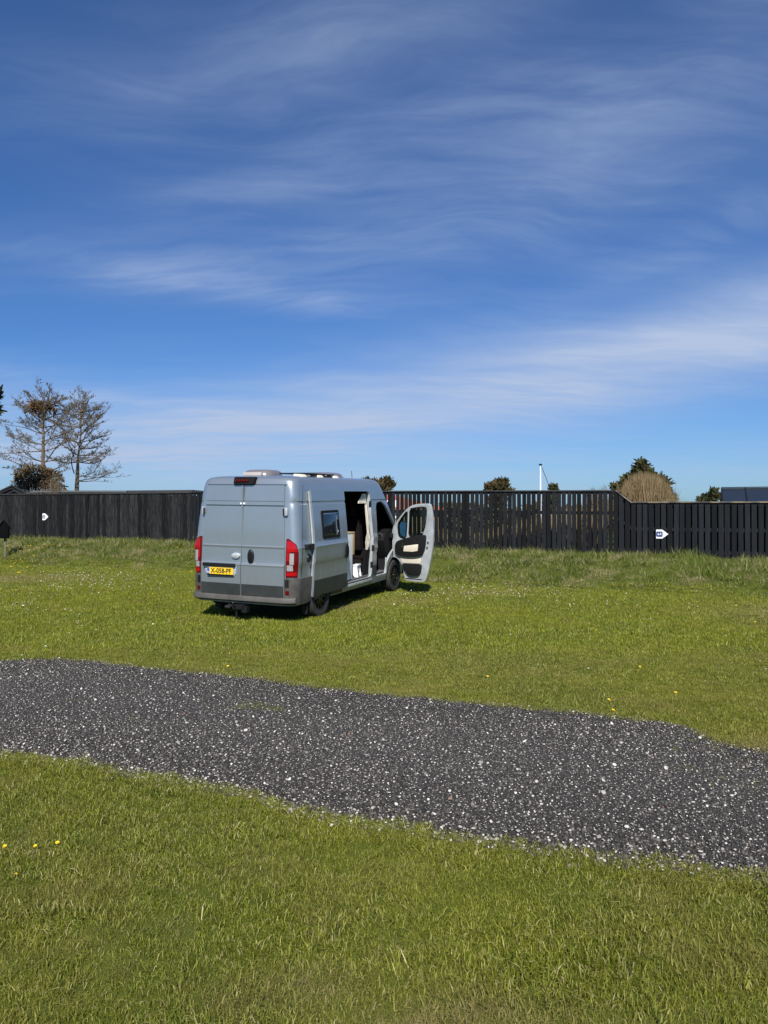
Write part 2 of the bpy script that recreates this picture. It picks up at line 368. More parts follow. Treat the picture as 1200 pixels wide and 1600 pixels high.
# ------------------------------------------------------------------ scattering of grass and gravel (geometry nodes, one object each)
def scatter(name, variants, pts, rots, scales, mat, label, tilt=None):
    """variants: list of (verts, faces, tint per vertex). The carrier mesh holds the points (variant -1) and the clumps; the node tree instances the clumps on the points"""
    V = []; F = []; var = []; tint = []
    for k, (v, f, t) in enumerate(variants):
        b = len(V); V += v; F += [tuple(i + b for i in q) for q in f]; var += [k] * len(v); tint += list(t)
    nb = len(V); n = len(pts)
    me = bpy.data.meshes.new(name); me.from_pydata(V + [tuple(p) for p in pts], [], F)
    def attr(nm, typ, data, prop='value'):
        a = me.attributes.new(nm, typ, 'POINT'); a.data.foreach_set(prop, np.asarray(data, dtype=np.float32 if typ != 'INT' else np.int32).ravel())
    attr('variant', 'INT', var + [-1] * n); attr('tint', 'FLOAT', tint + [0] * n)
    attr('rot', 'FLOAT_VECTOR', np.concatenate([np.zeros((nb, 3)), rots]), 'vector'); attr('size', 'FLOAT', np.concatenate([np.ones(nb), scales]))
    me.materials.append(mat); me.update()
    o = link(bpy.data.objects.new(name, me))
    g = bpy.data.node_groups.new(name + '_nodes', 'GeometryNodeTree'); b = NB(g)
    g.interface.new_socket('Geometry', in_out='INPUT', socket_type='NodeSocketGeometry'); g.interface.new_socket('Geometry', in_out='OUTPUT', socket_type='NodeSocketGeometry')
    gi = b.n('NodeGroupInput').outputs[0]
    def named(nm, dt): return b.n('GeometryNodeInputNamedAttribute', data_type=dt, ins={0: nm}).outputs['Attribute']
    vi = named('variant', 'INT')
    gti = b.n('GeometryNodeGeometryToInstance')
    for k in range(len(variants)):
        cmp_ = b.n('FunctionNodeCompare', data_type='INT', operation='EQUAL', ins={2: vi, 3: k})
        sp = b.n('GeometryNodeSeparateGeometry', domain='POINT', ins={0: gi, 1: cmp_.outputs[0]})
        b.link(sp.outputs[0], gti.inputs[0])
    cmp_ = b.n('FunctionNodeCompare', data_type='INT', operation='EQUAL', ins={2: vi, 3: -1})
    sp = b.n('GeometryNodeSeparateGeometry', domain='POINT', ins={0: gi, 1: cmp_.outputs[0]})
    iop = b.n('GeometryNodeInstanceOnPoints', ins={'Points': sp.outputs[0], 'Instance': gti.outputs[0], 'Pick Instance': True,
              'Instance Index': b.n('FunctionNodeRandomValue', data_type='INT', ins={4: 0, 5: len(variants) - 1}).outputs[2],
              'Rotation': named('rot', 'FLOAT_VECTOR'), 'Scale': named('size', 'FLOAT')})
    b.link(iop.outputs[0], b.n('NodeGroupOutput').inputs[0])
    md = o.modifiers.new('scatter', 'NODES'); md.node_group = g
    tag(o, label, kind='stuff'); return o

def blade_clump(nb, rad, h0, h1, w, lean, seed, dry=.1, segs=2):
    r = random.Random(seed); V = []; F = []; T = []
    for _ in range(nb):
        a = r.uniform(0, 6.283); q = rad * math.sqrt(r.random()); x, y = q * math.cos(a), q * math.sin(a)
        h = r.uniform(h0, h1) * (1 - .3 * q / rad); d = r.uniform(0, 6.283); ln = lean * h * r.uniform(.2, 1.5); f = r.uniform(0, 6.283)
        wx, wy = math.cos(f) * w * .5 * r.uniform(.7, 1.3), math.sin(f) * w * .5; dx, dy = math.cos(d) * ln, math.sin(d) * ln
        t = r.random() * .8 if r.random() > dry else r.uniform(.85, 1.0); b = len(V)
        if segs == 2:
            mx, my = x + dx * .35, y + dy * .35
            V += [(x - wx, y - wy, -.006), (x + wx, y + wy, -.006), (mx + wx * .8, my + wy * .8, h * .6), (mx - wx * .8, my - wy * .8, h * .6), (x + dx, y + dy, h * (1 - .3 * min(1, ln / h)))]
            F += [(b, b + 1, b + 2, b + 3), (b + 3, b + 2, b + 4)]; T += [t] * 5
        else:
            V += [(x - wx, y - wy, -.006), (x + wx, y + wy, -.006), (x + dx, y + dy, h)]; F += [(b, b + 1, b + 2)]; T += [t] * 3
    return V, F, T
def grass_material(name, stops, patch, dark=1.0, dry=(.56, .72, .55)):
    m = bpy.data.materials.new(name); m.use_nodes = True; m.node_tree.nodes.clear(); b = NB(m.node_tree)
    t = b.n('ShaderNodeAttribute', attribute_name='tint').outputs['Fac']; ri = b.n('ShaderNodeObjectInfo').outputs['Random']
    pos = b.n('ShaderNodeNewGeometry').outputs['Position']
    c = b.ramp(t, stops)
    big = b.noise(pos, .45, 4, .6); mid = b.noise(pos, 2.6, 4, .6); dr = b.noise(pos, 1.1, 4, .65)
    c = b.mix(b.n('ShaderNodeMapRange', ins={0: big, 1: .42, 2: .66, 3: 0, 4: .45}).outputs[0], c, patch[0])
    c = b.mix(b.n('ShaderNodeMapRange', ins={0: dr, 1: dry[0], 2: dry[1], 3: 0, 4: dry[2]}).outputs[0], c, patch[1])
    c = b.mix(b.n('ShaderNodeMapRange', ins={0: mid, 1: .5, 2: .75, 3: 0, 4: .4}).outputs[0], c, patch[2])
    # worn, dry spots on the lawn at their places
    sp = b.n('ShaderNodeSeparateXYZ', ins={0: pos}).outputs
    for (x, y, rx, ry, k) in ((-9.8, 18.3, 2.2, 1.1, .75), (7.0, 12.2, 1.1, 1.4, .6), (-.8, 13.6, .7, .5, .8), (.5, 14.1, .6, .5, .5), (3.0, 5.3, .6, .25, .7), (.3, 2.45, .4, .12, .8), (2.1, 15.4, 1.0, .6, .4), (-.35, 2.65, .3, .12, .5)):
        q = b.m('ADD', b.m('POWER', b.m('DIVIDE', b.m('SUBTRACT', sp[0], x), rx), 2.0), b.m('POWER', b.m('DIVIDE', b.m('SUBTRACT', sp[1], y), ry), 2.0))
        f = b.m('MULTIPLY', b.m('EXPONENT', b.m('MULTIPLY', q, -1.0)), b.m('MULTIPLY', mid, 1.9 * k), clamp=True)
        c = b.mix(f, c, (.27, .215, .095))
    v = b.n('ShaderNodeHueSaturation', ins={'Value': b.m('ADD', b.m('MULTIPLY', ri, .35), .82 * dark), 'Color': c})
    df = b.n('ShaderNodeBsdfDiffuse', ins={0: v.outputs[0]}); tl = b.n('ShaderNodeBsdfTranslucent', ins={0: v.outputs[0]}); gl = b.n('ShaderNodeBsdfGlossy', ins={'Color': (1, 1, .9, 1), 'Roughness': .45})
    a = b.n('ShaderNodeMixShader', ins={0: .3, 1: df.outputs[0], 2: tl.outputs[0]}); a2 = b.n('ShaderNodeMixShader', ins={0: .02, 1: a.outputs[0], 2: gl.outputs[0]})
    b.link(a2.outputs[0], b.n('ShaderNodeOutputMaterial').inputs[0]); return m
lawn_stops = [(0, (.030, .048, .004)), (.3, (.115, .150, .010)), (.55, (.200, .225, .018)), (.8, (.34, .36, .05)), (.9, (.38, .33, .10)), (1, (.46, .39, .18))]
mid_m = grass_material('pitch_grass_blades', lawn_stops, ((.235, .245, .016), (.25, .205, .040), (.135, .175, .010)), 1.18)
near_stops = [(0, (.026, .038, .004)), (.3, (.115, .140, .012)), (.55, (.205, .225, .028)), (.8, (.36, .38, .08)), (.9, (.42, .37, .15)), (1, (.50, .43, .24))]
lawn_m = grass_material('lawn_grass_blades', near_stops, ((.250, .255, .022), (.27, .225, .065), (.110, .145, .012)), 1.08, (.50, .68, .6))
bank_stops = [(0, (.035, .060, .008)), (.45, (.095, .145, .014)), (.78, (.160, .195, .028)), (.86, (.30, .26, .11)), (1, (.44, .37, .21))]
bank_m = grass_material('bank_grass_blades', bank_stops, ((.135, .175, .020), (.42, .35, .18), (.065, .105, .010)), 1.05, (.54, .63, .75))

VAN = Matrix.Translation((-2.375, 11.87, -.090)) @ Matrix.Rotation(R(-22.35), 4, 'Z') @ Matrix.Rotation(R(1.5), 4, 'X') @ Matrix.Rotation(R(.9), 4, 'Y')
VANI = VAN.inverted()
def points(y0, y1, dens, ok, xm=.62, jitter=1):
    """random points over the visible fan (with a margin either side)"""
    out = []; c = 1 / math.sqrt(dens); ny = int((y1 - y0) / c)
    for jy in range(ny):
        yy = y0 + (jy + .5) * c; nx = int(xm * yy / c) + 1; xs_r = (np.arange(-nx, nx + 1) + npr.uniform(-.5, .5, 2 * nx + 1)) * c; ys_r = yy + npr.uniform(-.5, .5, 2 * nx + 1) * c
        for x, y in zip(xs_r, ys_r):
            if abs(x) < xm * y and ok(x, y): out.append((float(x), float(y)))
    return out
def rot_scale(n, tilt, s0, s1):
    r = np.zeros((n, 3)); r[:, 2] = npr.uniform(0, 6.283, n); r[:, 0] = npr.normal(0, tilt, n); r[:, 1] = npr.normal(0, tilt, n)
    return r, npr.uniform(s0, s1, n)
def z_of(p, dz=0): return [(x, y, ground_h(x, y) + dz) for x, y in p]

# near lawn
near_v = [blade_clump(135, .10, .016, .042, .0029, 1.0, k, .10) for k in range(7)]
P = points(1.4, 9.5, 185, lambda x, y: not in_gravel(x, y, -.015), .66)
P += [(x + rnd.gauss(0, .02), lo_y(x) + rnd.gauss(0, .035)) for x in lin(-4, 3.4, 900)] + [(x + rnd.gauss(0, .02), up_y(x) + rnd.gauss(0, .04)) for x in lin(-6, 4, 700)]
for (u, v, n, s) in ((385, 1106, 60, .16), (430, 1110, 14, .06), (350, 1108, 10, .08), (1160, 1195, 70, .30), (1190, 1230, 25, .2), (1095, 1165, 50, .2), (230, 1115, 10, .2), (100, 1085, 10, .5)):
    gx, gy = on_ground(u, v); P += [(gx + rnd.gauss(0, s), gy + rnd.gauss(0, s * .6)) for _ in range(n)]
r_, s_ = rot_scale(len(P), .12, .6, 1.25)
for i, (x, y) in enumerate(P):
    if in_gravel(x, y, -.04): s_[i] *= .5
    s_[i] *= 1 + .35 * noise.noise(Vector((x * 1.6, y * 1.6, 9)))
scatter('lawn_grass', near_v, z_of(P), r_, s_, lawn_m, 'short green grass of the near lawn on both sides of the gravel')
# taller loose tufts in the near lawn
tuft_v = [blade_clump(14, .05, .05, .12, .0045, .9, 50 + k, .15) for k in range(5)]
P = points(1.6, 7, 7, lambda x, y: not in_gravel(x, y, .0), .62) + [(x, lo_y(x) - abs(rnd.gauss(0, .06))) for x in [rnd.uniform(-3, 2.5) for _ in range(90)]]
P += [(.14 + rnd.gauss(0, .06), lo_y(.14) + .03) for _ in range(6)]
r_, s_ = rot_scale(len(P), .2, .5, 1.0)
scatter('long_grass', tuft_v, z_of(P), r_, s_, lawn_m, 'longer loose grass blades standing out of the near lawn')
# mid lawn up to the foot of the bank
def under_van(x, y):
    q = VANI @ Vector((x, y, 0)); return abs(q.x) < .8 and .3 < q.y < 5.0
mid_v = [blade_clump(170, .24, .020, .050, .0075, .8, 20 + k, .10, 1) for k in range(7)]
P = points(9.0, 24.5, 36, lambda x, y: y < lerp(TOE, x) + .4 and not under_van(x, y), .64)
r_, s_ = rot_scale(len(P), .08, .7, 1.3)
scatter('mown_grass', mid_v, z_of(P), r_, s_, mid_m, 'mown grass of the pitch around the van')
# bank
bank_v = [blade_clump(60, .18, .06, .17, .010, .75, 40 + k, .22, 1) for k in range(8)] + [blade_clump(50, .15, .05, .13, .010, 1.3, 60 + k, .8, 1) for k in range(2)]
P = points(13, 30, 34, lambda x, y: lerp(TOE, x) - .1 < y < lerp(FEN, x) + 2.5, .66)
r_, s_ = rot_scale(len(P), .18, .55, 1.25)
for i, (x, y) in enumerate(P):
    t = (y - lerp(TOE, x)) / (lerp(FEN, x) - lerp(TOE, x)); s_[i] *= .78 + .50 * max(0, min(1, t * 1.5)); s_[i] *= 1 + .8 * noise.noise(Vector((x * 1.1, y * 1.1, 4)))
scatter('bank_grass', bank_v, z_of(P), r_, s_, bank_m, 'rough long grass with dry tan patches on the bank below the fence')

# gravel stones
def stone(seed, fl):
    r = random.Random(seed); bm = bmesh.new(); bmesh.ops.create_icosphere(bm, subdivisions=1, radius=1)
    ax = [r.uniform(.6, 1.2), r.uniform(.6, 1.1), fl * r.uniform(.6, 1.1)]
    V = [tuple(c * a * r.uniform(.8, 1.15) for c, a in zip(v.co, ax)) for v in bm.verts]; F = [tuple(x.index for x in f.verts) for f in bm.faces]; bm.free()
    return V, F
stone_m = bpy.data.materials.new('gravel_stones'); stone_m.use_nodes = True
b = NB(stone_m.node_tree); p = stone_m.node_tree.nodes['Principled BSDF']; p.inputs['Roughness'].default_value = .85
rr = b.n('ShaderNodeObjectInfo').outputs['Random']
cc = b.ramp(rr, [(0, (.011, .0102, .0096)), (.3, (.027, .0245, .023)), (.6, (.046, .042, .038)), (.85, (.080, .073, .065)), (.97, (.17, .15, .13))])
b.link(cc, p.inputs['Base Color'])
shell_m = bpy.data.materials.new('shell_bits'); shell_m.use_nodes = True
b = NB(shell_m.node_tree); p = shell_m.node_tree.nodes['Principled BSDF']; p.inputs['Roughness'].default_value = .7
rr = b.n('ShaderNodeObjectInfo').outputs['Random']
b.link(b.ramp(rr, [(0, (.66, .62, .56)), (.4, (.46, .43, .38)), (.8, (.28, .26, .23)), (.993, (.20, .17, .14)), (1, (.40, .12, .05))]), p.inputs['Base Color'])
sv = [(*stone(k, .7), [0] * 12) for k in range(8)]
def gravel_pts(dens, y0, y1): return points(y0, y1, dens, lambda x, y: in_gravel(x, y, .02 + (.07 if rnd.random() < .04 else 0)), .66)
P = gravel_pts(5200, 2.6, 6.2) + gravel_pts(3000, 6.2, 9.4)
r_, _ = rot_scale(len(P), 1.2, 1, 1); s_ = np.exp(npr.normal(math.log(.0053), .45, len(P)))
for i, (x, y) in enumerate(P): s_[i] = min(.0135, s_[i] * (1.0 + .6 * math.exp(-((y - lo_y(x)) / .28) ** 2)))
scatter('gravel', sv, z_of(P, .012), r_, s_, stone_m, 'dark grey gravel stones of the track')
sw = [(*stone(30 + k, .35), [0] * 12) for k in range(6)]
P = gravel_pts(900, 2.6, 6.0) + gravel_pts(700, 6.0, 9.4)
P += [(x, lo_y(x) + .03 + abs(rnd.gauss(0, .16))) for x in [rnd.uniform(-3.2, 2.2) for _ in range(150)]]
r_, _ = rot_scale(len(P), .35, 1, 1); s_ = np.exp(npr.normal(math.log(.0051), .42, len(P)))
for i, (x, y) in enumerate(P): s_[i] *= 1.0 + .45 * math.exp(-((y - lo_y(x)) / .22) ** 2)
scatter('shell_gravel', sw, z_of(P, .019), r_, s_, shell_m, 'white shell bits and pale pebbles scattered through the gravel track')

# ------------------------------------------------------------------ fences
def slat_material(name, col, col2):
    m = bpy.data.materials.new(name); m.use_nodes = True; b = NB(m.node_tree); p = m.node_tree.nodes['Principled BSDF']
    tcn = b.n('ShaderNodeTexCoord').outputs['Object']; rv = b.n('ShaderNodeObjectInfo').outputs['Random']
    sh = b.n('ShaderNodeCombineXYZ', ins={0: b.m('MULTIPLY', rv, 37.0), 1: 0.0, 2: b.m('MULTIPLY', rv, 91.0)}).outputs[0]
    v = b.n('ShaderNodeVectorMath', operation='ADD', ins={0: tcn, 1: sh}).outputs[0]
    v = b.n('ShaderNodeMapping', ins={'Vector': v, 'Scale': (14, 14, 1.1)}).outputs[0]
    f = b.noise(v, 3, 5, .65); g = b.noise(v, 11, 3, .7)
    c = b.mix(b.n('ShaderNodeMapRange', ins={0: f, 1: .45, 2: .75, 3: 0, 4: .9}).outputs[0], col, col2)
    c = b.mix(b.n('ShaderNodeMapRange', ins={0: g, 1: .66, 2: .76, 3: 0, 4: .5}).outputs[0], c, (.16, .15, .13))
    h = b.n('ShaderNodeHueSaturation', ins={'Value': b.m('ADD', b.m('MULTIPLY', rv, 1.1), .42), 'Color': c})
    b.link(h.outputs[0], p.inputs['Base Color']); p.inputs['Roughness'].default_value = .65; p.inputs['Specular IOR Level'].default_value = .16
    b.link(b.n('ShaderNodeBump', ins={'Strength': .4, 'Distance': .004, 'Height': f}).outputs[0], p.inputs['Normal']); return m
slat_m = slat_material('tarred_black_wood', (.0085, .0100, .0125), (.017, .018, .020))
slat_old = slat_material('faded_black_wood', (.0075, .0085, .010), (.045, .043, .038))
cap_m = vary(pbr('dark_cap_board', (.022, .022, .024), .7), 5, .7, (.05, .048, .045), stretch=(1, 1, 6))
capold_m = vary(pbr('bleached_cap_board', (.20, .16, .11), .85), 5, .95, (.035, .035, .036), stretch=(1, 1, 1), lo=.42, hi=.6)
_slats = {}
def slat_mesh(w, h, t, mat, v):
    key = (round(w, 3), round(h, 2), mat.name, v)
    if key not in _slats:
        r = random.Random(hash(key[:2]) + v); dw = r.uniform(-.004, .004)
        m = MB(); m.prism([(-w / 2, 0), (w / 2, 0), (w / 2 + dw, h), (-w / 2 + dw, h)], 'y', -t / 2, t / 2)
        o = m.build('slat', mat, None, bevel=.003, seg=1); me = o.data; bpy.data.objects.remove(o); _slats[key] = me
    return _slats[key]
def fence(a, bpt, pitch, w, top, mat, label, kind, rails, capm, postx=2.4, overlap=True, breaks=()):
    a, bpt = Vector(a), Vector(bpt); L = (bpt - a).length; ang = math.atan2(bpt.y - a.y, bpt.x - a.x)
    root = empty('slat_fence', (a.x, a.y, ground_h(a.x, a.y)), ang); tag(root, label, 'fence', None); z0 = root.location.z
    n = int(L / pitch); d = (bpt - a) / L; nrm = Vector((-d.y, d.x))
    def gz(s): p = a + d * s; return ground_h(p.x, p.y) - z0
    def tz(s): return (top(s) if callable(top) else top) - z0
    for i in range(n + 1):
        s = i * pitch + rnd.uniform(-.006, .006); bot = gz(s) - .06 + rnd.uniform(-.01, .015); h = tz(s) - .03 - bot
        me = slat_mesh(w, round(h / .02) * .02, .02, mat, rnd.randrange(3))
        o = link(bpy.data.objects.new('slat', me), root); o.location = (s, -.03 + rnd.uniform(-.003, .003), tz(s) - .03 - round(h / .02) * .02); o.rotation_euler = (rnd.gauss(0, .003), rnd.gauss(0, .004), rnd.gauss(0, .03))
        if overlap and i < n:
            o = link(bpy.data.objects.new('slat', me), root); o.location = (s + pitch / 2, .055, tz(s) - .04 - round(h / .02) * .02); o.rotation_euler = (0, rnd.gauss(0, .003), 0)
    for zr in rails:
        m = MB(); k = max(2, int(L / 1.5)); ss = sorted(lin(-.02, L + .02, k) + list(breaks))
        for s0, s1 in zip(ss, ss[1:]):
            q0 = tz(s0) + zr if zr < 0 else gz(s0) + zr; q1 = tz(s1) + zr if zr < 0 else gz(s1) + zr
            m.add([(s0, -.018, q0 - .045), (s1, -.018, q1 - .045), (s1, .028, q1 - .045), (s0, .028, q0 - .045), (s0, -.018, q0 + .045), (s1, -.018, q1 + .045), (s1, .028, q1 + .045), (s0, .028, q0 + .045)],
                  [(0, 1, 5, 4), (2, 3, 7, 6), (4, 5, 6, 7), (3, 2, 1, 0)])
        m.build('rail', mat, root)
    s = .3
    while s < L:
        m = MB(); m.box(s - .045, s + .045, .032, .12, gz(s) - .1, tz(s) - .06); m.build('post', mat, root, bevel=.004, seg=1); s += postx
    s = 0
    while s < L - .05:
        e = min(L, s + 3.6)
        for bk in breaks:
            if s < bk - .01 < e: e = bk
        m = MB(); dz = rnd.uniform(0, .008)
        m.add([(s + .004, -.075, tz(s) - .035 + dz), (e - .004, -.075, tz(e) - .035 + dz), (e - .004, .09, tz(e) - .03 + dz), (s + .004, .09, tz(s) - .03 + dz), (s + .004, -.075, tz(s) + dz), (e - .004, -.075, tz(e) + dz), (e - .004, .09, tz(e) + .006 + dz), (s + .004, .09, tz(s) + .006 + dz)],
              [(0, 1, 5, 4), (1, 2, 6, 5), (2, 3, 7, 6), (3, 0, 4, 7), (4, 5, 6, 7), (3, 2, 1, 0)])
        m.build('cap_board', capm, root, bevel=.004, seg=1); s = e
    return root, ang, z0
FL, FC, FR, FE = (-16.6, 28.55), (-6.75, 25.3), (6.22, 19.63), (12.2, 16.75)
fence(FL, FC, .127, .121, 2.44, slat_old, 'weathered black board fence on the left bank with a dark rounded top rail', 'board', (-.35, -1.0, .25), cap_m, overlap=False)
fence((-6.70, 25.27), FR, .139, .112, lambda s: 2.46 - .0085 * s, slat_m, 'tall black slat fence behind the van with light showing between its slats', 'slat', (-.62, -.06, .14), cap_m, overlap=False)
STEP = 2.0
fence((6.28, 19.60), FE, .152, .118, lambda s: 2.34 - (.32 * min(1, s / .42)) - .004 * s, slat_m, 'lower black board fence on the right with a bleached top board and a sloped end', 'board', (-.05, -.72, .2), capold_m, overlap=True, breaks=(.42,))

# arrow signs
signw = pbr('white_sign_face', (.85, .86, .88), .4); signb = pbr('navy_sign_badge', (.010, .03, .16), .4); signg = pbr('grey_sign_badge', (.42, .43, .46), .4)
def arrow_sign(u, v, along, w, h, txt, badge, txtm, label, round_=False):
    a, c = along; a = Vector(a); c = Vector(c); d = (c - a).normalized(); k = (u - 600) / FPX
    s = (k * a.y - a.x) / (d.x - k * d.y); p = a + d * s; D = p.y
    nrm = Vector((d.y, -d.x)); o = empty('arrow_sign', (p.x + nrm.x * .045, p.y + nrm.y * .045, CAM_H - (v - 800) / FPX * D), math.atan2(d.y, d.x))
    m = MB()
    if round_: m.prism([(-w / 2, -h / 2), (-w / 2 + .42 * w, -h / 2), (.05 * w + .1 * w, -h * .33), (w / 2, 0), (.15 * w, h * .33), (-.08 * w, h / 2), (-w * .38, h / 2), (-w / 2, h * .42)], 'y', -.012, 0)
    else: m.prism([(-w / 2, -h / 2), (0, -h / 2), (w / 2, 0), (0, h / 2), (-w / 2, h / 2)], 'y', -.012, 0)
    m.build('board', signw, o, bevel=.002, seg=1)
    m = MB(); bw, bh = w * .52, h * .60; r = bh * .2; pts = []
    for cx, cz, a0 in ((bw / 2 - r, bh / 2 - r, 0), (-bw / 2 + r, bh / 2 - r, 90), (-bw / 2 + r, -bh / 2 + r, 180), (bw / 2 - r, -bh / 2 + r, 270)):
        pts += [(cx + r * math.cos(R(a0 + t)) - w * .22, cz + r * math.sin(R(a0 + t))) for t in (0, 30, 60, 90)]
    m.prism(pts, 'y', -.016, -.0125); m.build('badge', badge, o)
    text_obj('number', txt, bh * .74, txtm, o, Matrix.Translation((-w * .22, -.0185, 0)) @ Matrix.Rotation(R(90), 4, 'X'), .001, .0)
    tag(o, label, 'sign'); return o
arrow_sign(1035, 834.5, (FR, FE), .30, .235, '64', signb, signw, 'white arrow sign with a navy 64 on the right hand fence')
arrow_sign(72.5, 807.5, (FL, FC), .275, .255, '73', signg, signb, 'white arrow sign with a worn grey number on the left hand fence', True)

# post with black box at the left edge
tarm = pbr('matt_black_paint', (.0035, .0035, .004), .95, spec=.1)
bx = ground_hit(8, 872, .02, 16); bz = ground_h(*bx)
o = empty('letter_box_on_post', (bx[0], bx[1], bz), R(20)); tag(o, 'black box with a pitched roof on a thin wooden post at the left edge', 'post box')
sc_ = bx[1] / FPX; zb = CAM_H - (841 - 800) * sc_ - bz; zt = CAM_H - (824 - 800) * sc_ - bz; za = CAM_H - (814 - 800) * sc_ - bz
m = MB(); m.box(-.035, .035, -.03, .03, -.1, zb + .1); m.build('post', vary(pbr('green_grey_post_wood', (.10, .095, .06), .8), 8, .7, (.17, .15, .10), stretch=(4, 4, 1)), o, bevel=.004)
m = MB(); m.prism([(-.19, zb), (.11, zb), (.11, zt), (-.04, za - .03), (-.19, zt)], 'y', -.14, .14); m.build('box', tarm, o, bevel=.004)
m = MB(); m.prism([(-.23, zt - .05), (-.04, za - .005), (.15, zt - .05), (.15, zt - .025), (-.04, za + .02), (-.23, zt - .025)], 'y', -.18, .18); m.build('roof', tarm, o, bevel=.003)
m = MB(); m.box(-.12, .04, -.146, -.141, zb + .10, zb + .30); m.build('door', tarm, o)

# ------------------------------------------------------------------ van
van = bpy.data.objects.new('camper_van', None); link(van); van.matrix_world = VAN
tag(van, 'silver high roof camper van with its sliding and front doors open', 'van')
SZ = .975                              # body heights
WZ = [(.34, .950), (.45, .972), (.60, .985), (.72, .990), (.97, .998), (1.03, 1.013), (1.07, 1.021), (1.25, 1.020), (1.30, 1.028), (1.335, 1.012), (1.6, .992), (1.9, .962), (2.015, .950), (2.03, .940), (2.06, .938), (2.075, .946), (2.28, .922), (2.36, .908), (2.42, .894), (2.465, .862), (2.49, .80), (2.505, .68)]
YR = [(.34, .085), (1.0, .085), (1.3, .10), (2.0, .155), (2.34, .19), (2.40, .205), (2.44, .225), (2.47, .27), (2.49, .36), (2.505, .55)]
YF = [(.34, 5.36), (.6, 5.40), (.85, 5.38), (1.0, 5.30), (1.2, 5.08), (1.4, 4.86), (1.9, 4.42), (2.25, 4.12), (2.4, 4.00), (2.46, 3.92), (2.49, 3.80), (2.505, 3.60)]
RC = [(.34, .14), (1.3, .145), (2.2, .145), (2.505, .19)]
def W(z): return lerp(WZ, z)
def tap(y): return 1 - .028 * max(0, (y - 3.9)) ** 1.3
def side_x(y, z):
    w = W(z); r = lerp(RC, z); yc = lerp(YR, z) + .03 + r
    if y < yc: return w - r + math.sqrt(max(0, r * r - (yc - y) ** 2))
    return w * tap(y)
def rear_y(x, z): return lerp(YR, z) + .03 * (x / W(z)) ** 2
def contour(z):
    w = W(z); r = lerp(RC, z); yr = lerp(YR, z); yf = lerp(YF, z); yc = yr + .03 + r; pts = []
    for x in lin(0, w - r, 6)[:-1]: pts.append((x, yr + .03 * (x / w) ** 2))
    for a in lin(90, 0, 8)[:-1]: pts.append((w - r + r * math.cos(R(a)), yc - r * math.sin(R(a)) - .004 * (a / 90)))
    fy = .42 if z < 1.2 else .30; ye = yf - fy
    for y in lin(yc, ye, 34)[:-1]: pts.append((w * tap(y), y))
    we = w * tap(ye)
    for a in lin(0, 90, 10)[:-1]: pts.append((we - .40 * (1 - math.cos(R(a))) * min(1, w), ye + fy * math.sin(R(a)) * .86))
    for x in lin(we - .40 * min(1, w), 0, 5): pts.append((x, ye + fy * (.86 + .14 * (1 - (x / max(we - .4 * min(1, w), .01)) ** 2))))
    return pts + [(-x, y) for x, y in pts[-2:0:-1]]
zl = [.34, .40, .45, .52, .60, .72, .85, .97, 1.0, 1.03, 1.07, 1.16, 1.25, 1.28, 1.30, 1.335, 1.45, 1.6, 1.75, 1.9, 2.015, 2.03, 2.06, 2.075, 2.18, 2.28, 2.32, 2.36, 2.39, 2.42, 2.445, 2.465, 2.48, 2.49, 2.505]
rows = [contour(z) for z in zl]; n = len(rows[0])
V = [(x, y, z * SZ) for z, r in zip(zl, rows) for x, y in r]
F = [(j * n + i, j * n + (i + 1) % n, (j + 1) * n + (i + 1) % n, (j + 1) * n + i) for j in range(len(zl) - 1) for i in range(n)]
top = len(V); V.append((0, 1.9, 2.522 * SZ)); F += [((len(zl) - 1) * n + i, (len(zl) - 1) * n + (i + 1) % n, top) for i in range(n)]
F.append(tuple(range(n - 1, -1, -1)))
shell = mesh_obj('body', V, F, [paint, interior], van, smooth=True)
bm = bmesh.new(); bm.from_mesh(shell.data); bmesh.ops.recalc_face_normals(bm, faces=bm.faces); bm.to_mesh(shell.data); bm.free()
cutters = []
def cutter(mb, mat=None):
    o = mb.build('cutter', mat or jamb, None); o.matrix_world = VAN; cutters.append(o)
    md = shell.modifiers.new('b', 'BOOLEAN'); md.operation = 'DIFFERENCE'; md.solver = 'EXACT'; md.object = o
    if hasattr(md, 'material_mode'): md.material_mode = 'TRANSFER'
zi = [.40, .60, .85, 1.07, 1.30, 1.335, 1.6, 1.9, 2.06, 2.28, 2.36, 2.42, 2.45]
vi_ = [(x * .955, 2.7 + (y - 2.7) * .972, z * SZ) for z in zi for x, y in contour(z)]
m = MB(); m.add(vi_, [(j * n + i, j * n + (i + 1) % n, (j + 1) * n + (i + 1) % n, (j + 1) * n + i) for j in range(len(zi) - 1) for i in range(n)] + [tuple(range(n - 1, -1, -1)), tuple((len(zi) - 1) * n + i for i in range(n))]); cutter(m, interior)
SD = (1.88, 3.20, .50 * SZ, 2.24 * SZ)     # sliding door opening y0 y1 z0 z1
def rrect(x0, x1, z0, z1, r, k=4):
    pts = []
    for cx, cz, a0 in ((x1 - r, z1 - r, 0), (x0 + r, z1 - r, 90), (x0 + r, z0 + r, 180), (x1 - r, z0 + r, 270)):
        pts += [(cx + r * math.cos(R(a0 + t)), cz + r * math.sin(R(a0 + t))) for t in lin(0, 90, k)]
    return pts
m = MB(); m.prism(rrect(*SD, .09), 'x', .55, 1.4); cutter(m)
FD = [(3.44, .47), (3.41, 1.2), (3.46, 1.88), (3.52, 1.96), (3.78, 1.98), (3.98, 1.88), (4.52, 1.36), (4.44, .98), (4.20, .86), (4.02, .72), (3.97, .47)]
m = MB(); m.prism(FD, 'x', .60, 1.4); cutter(m)
m = MB(); m.prism([(3.52, 1.20), (3.54, 1.86), (3.80, 1.90), (3.98, 1.80), (4.50, 1.30), (4.48, 1.20)], 'x', -1.4, -.60); cutter(m)
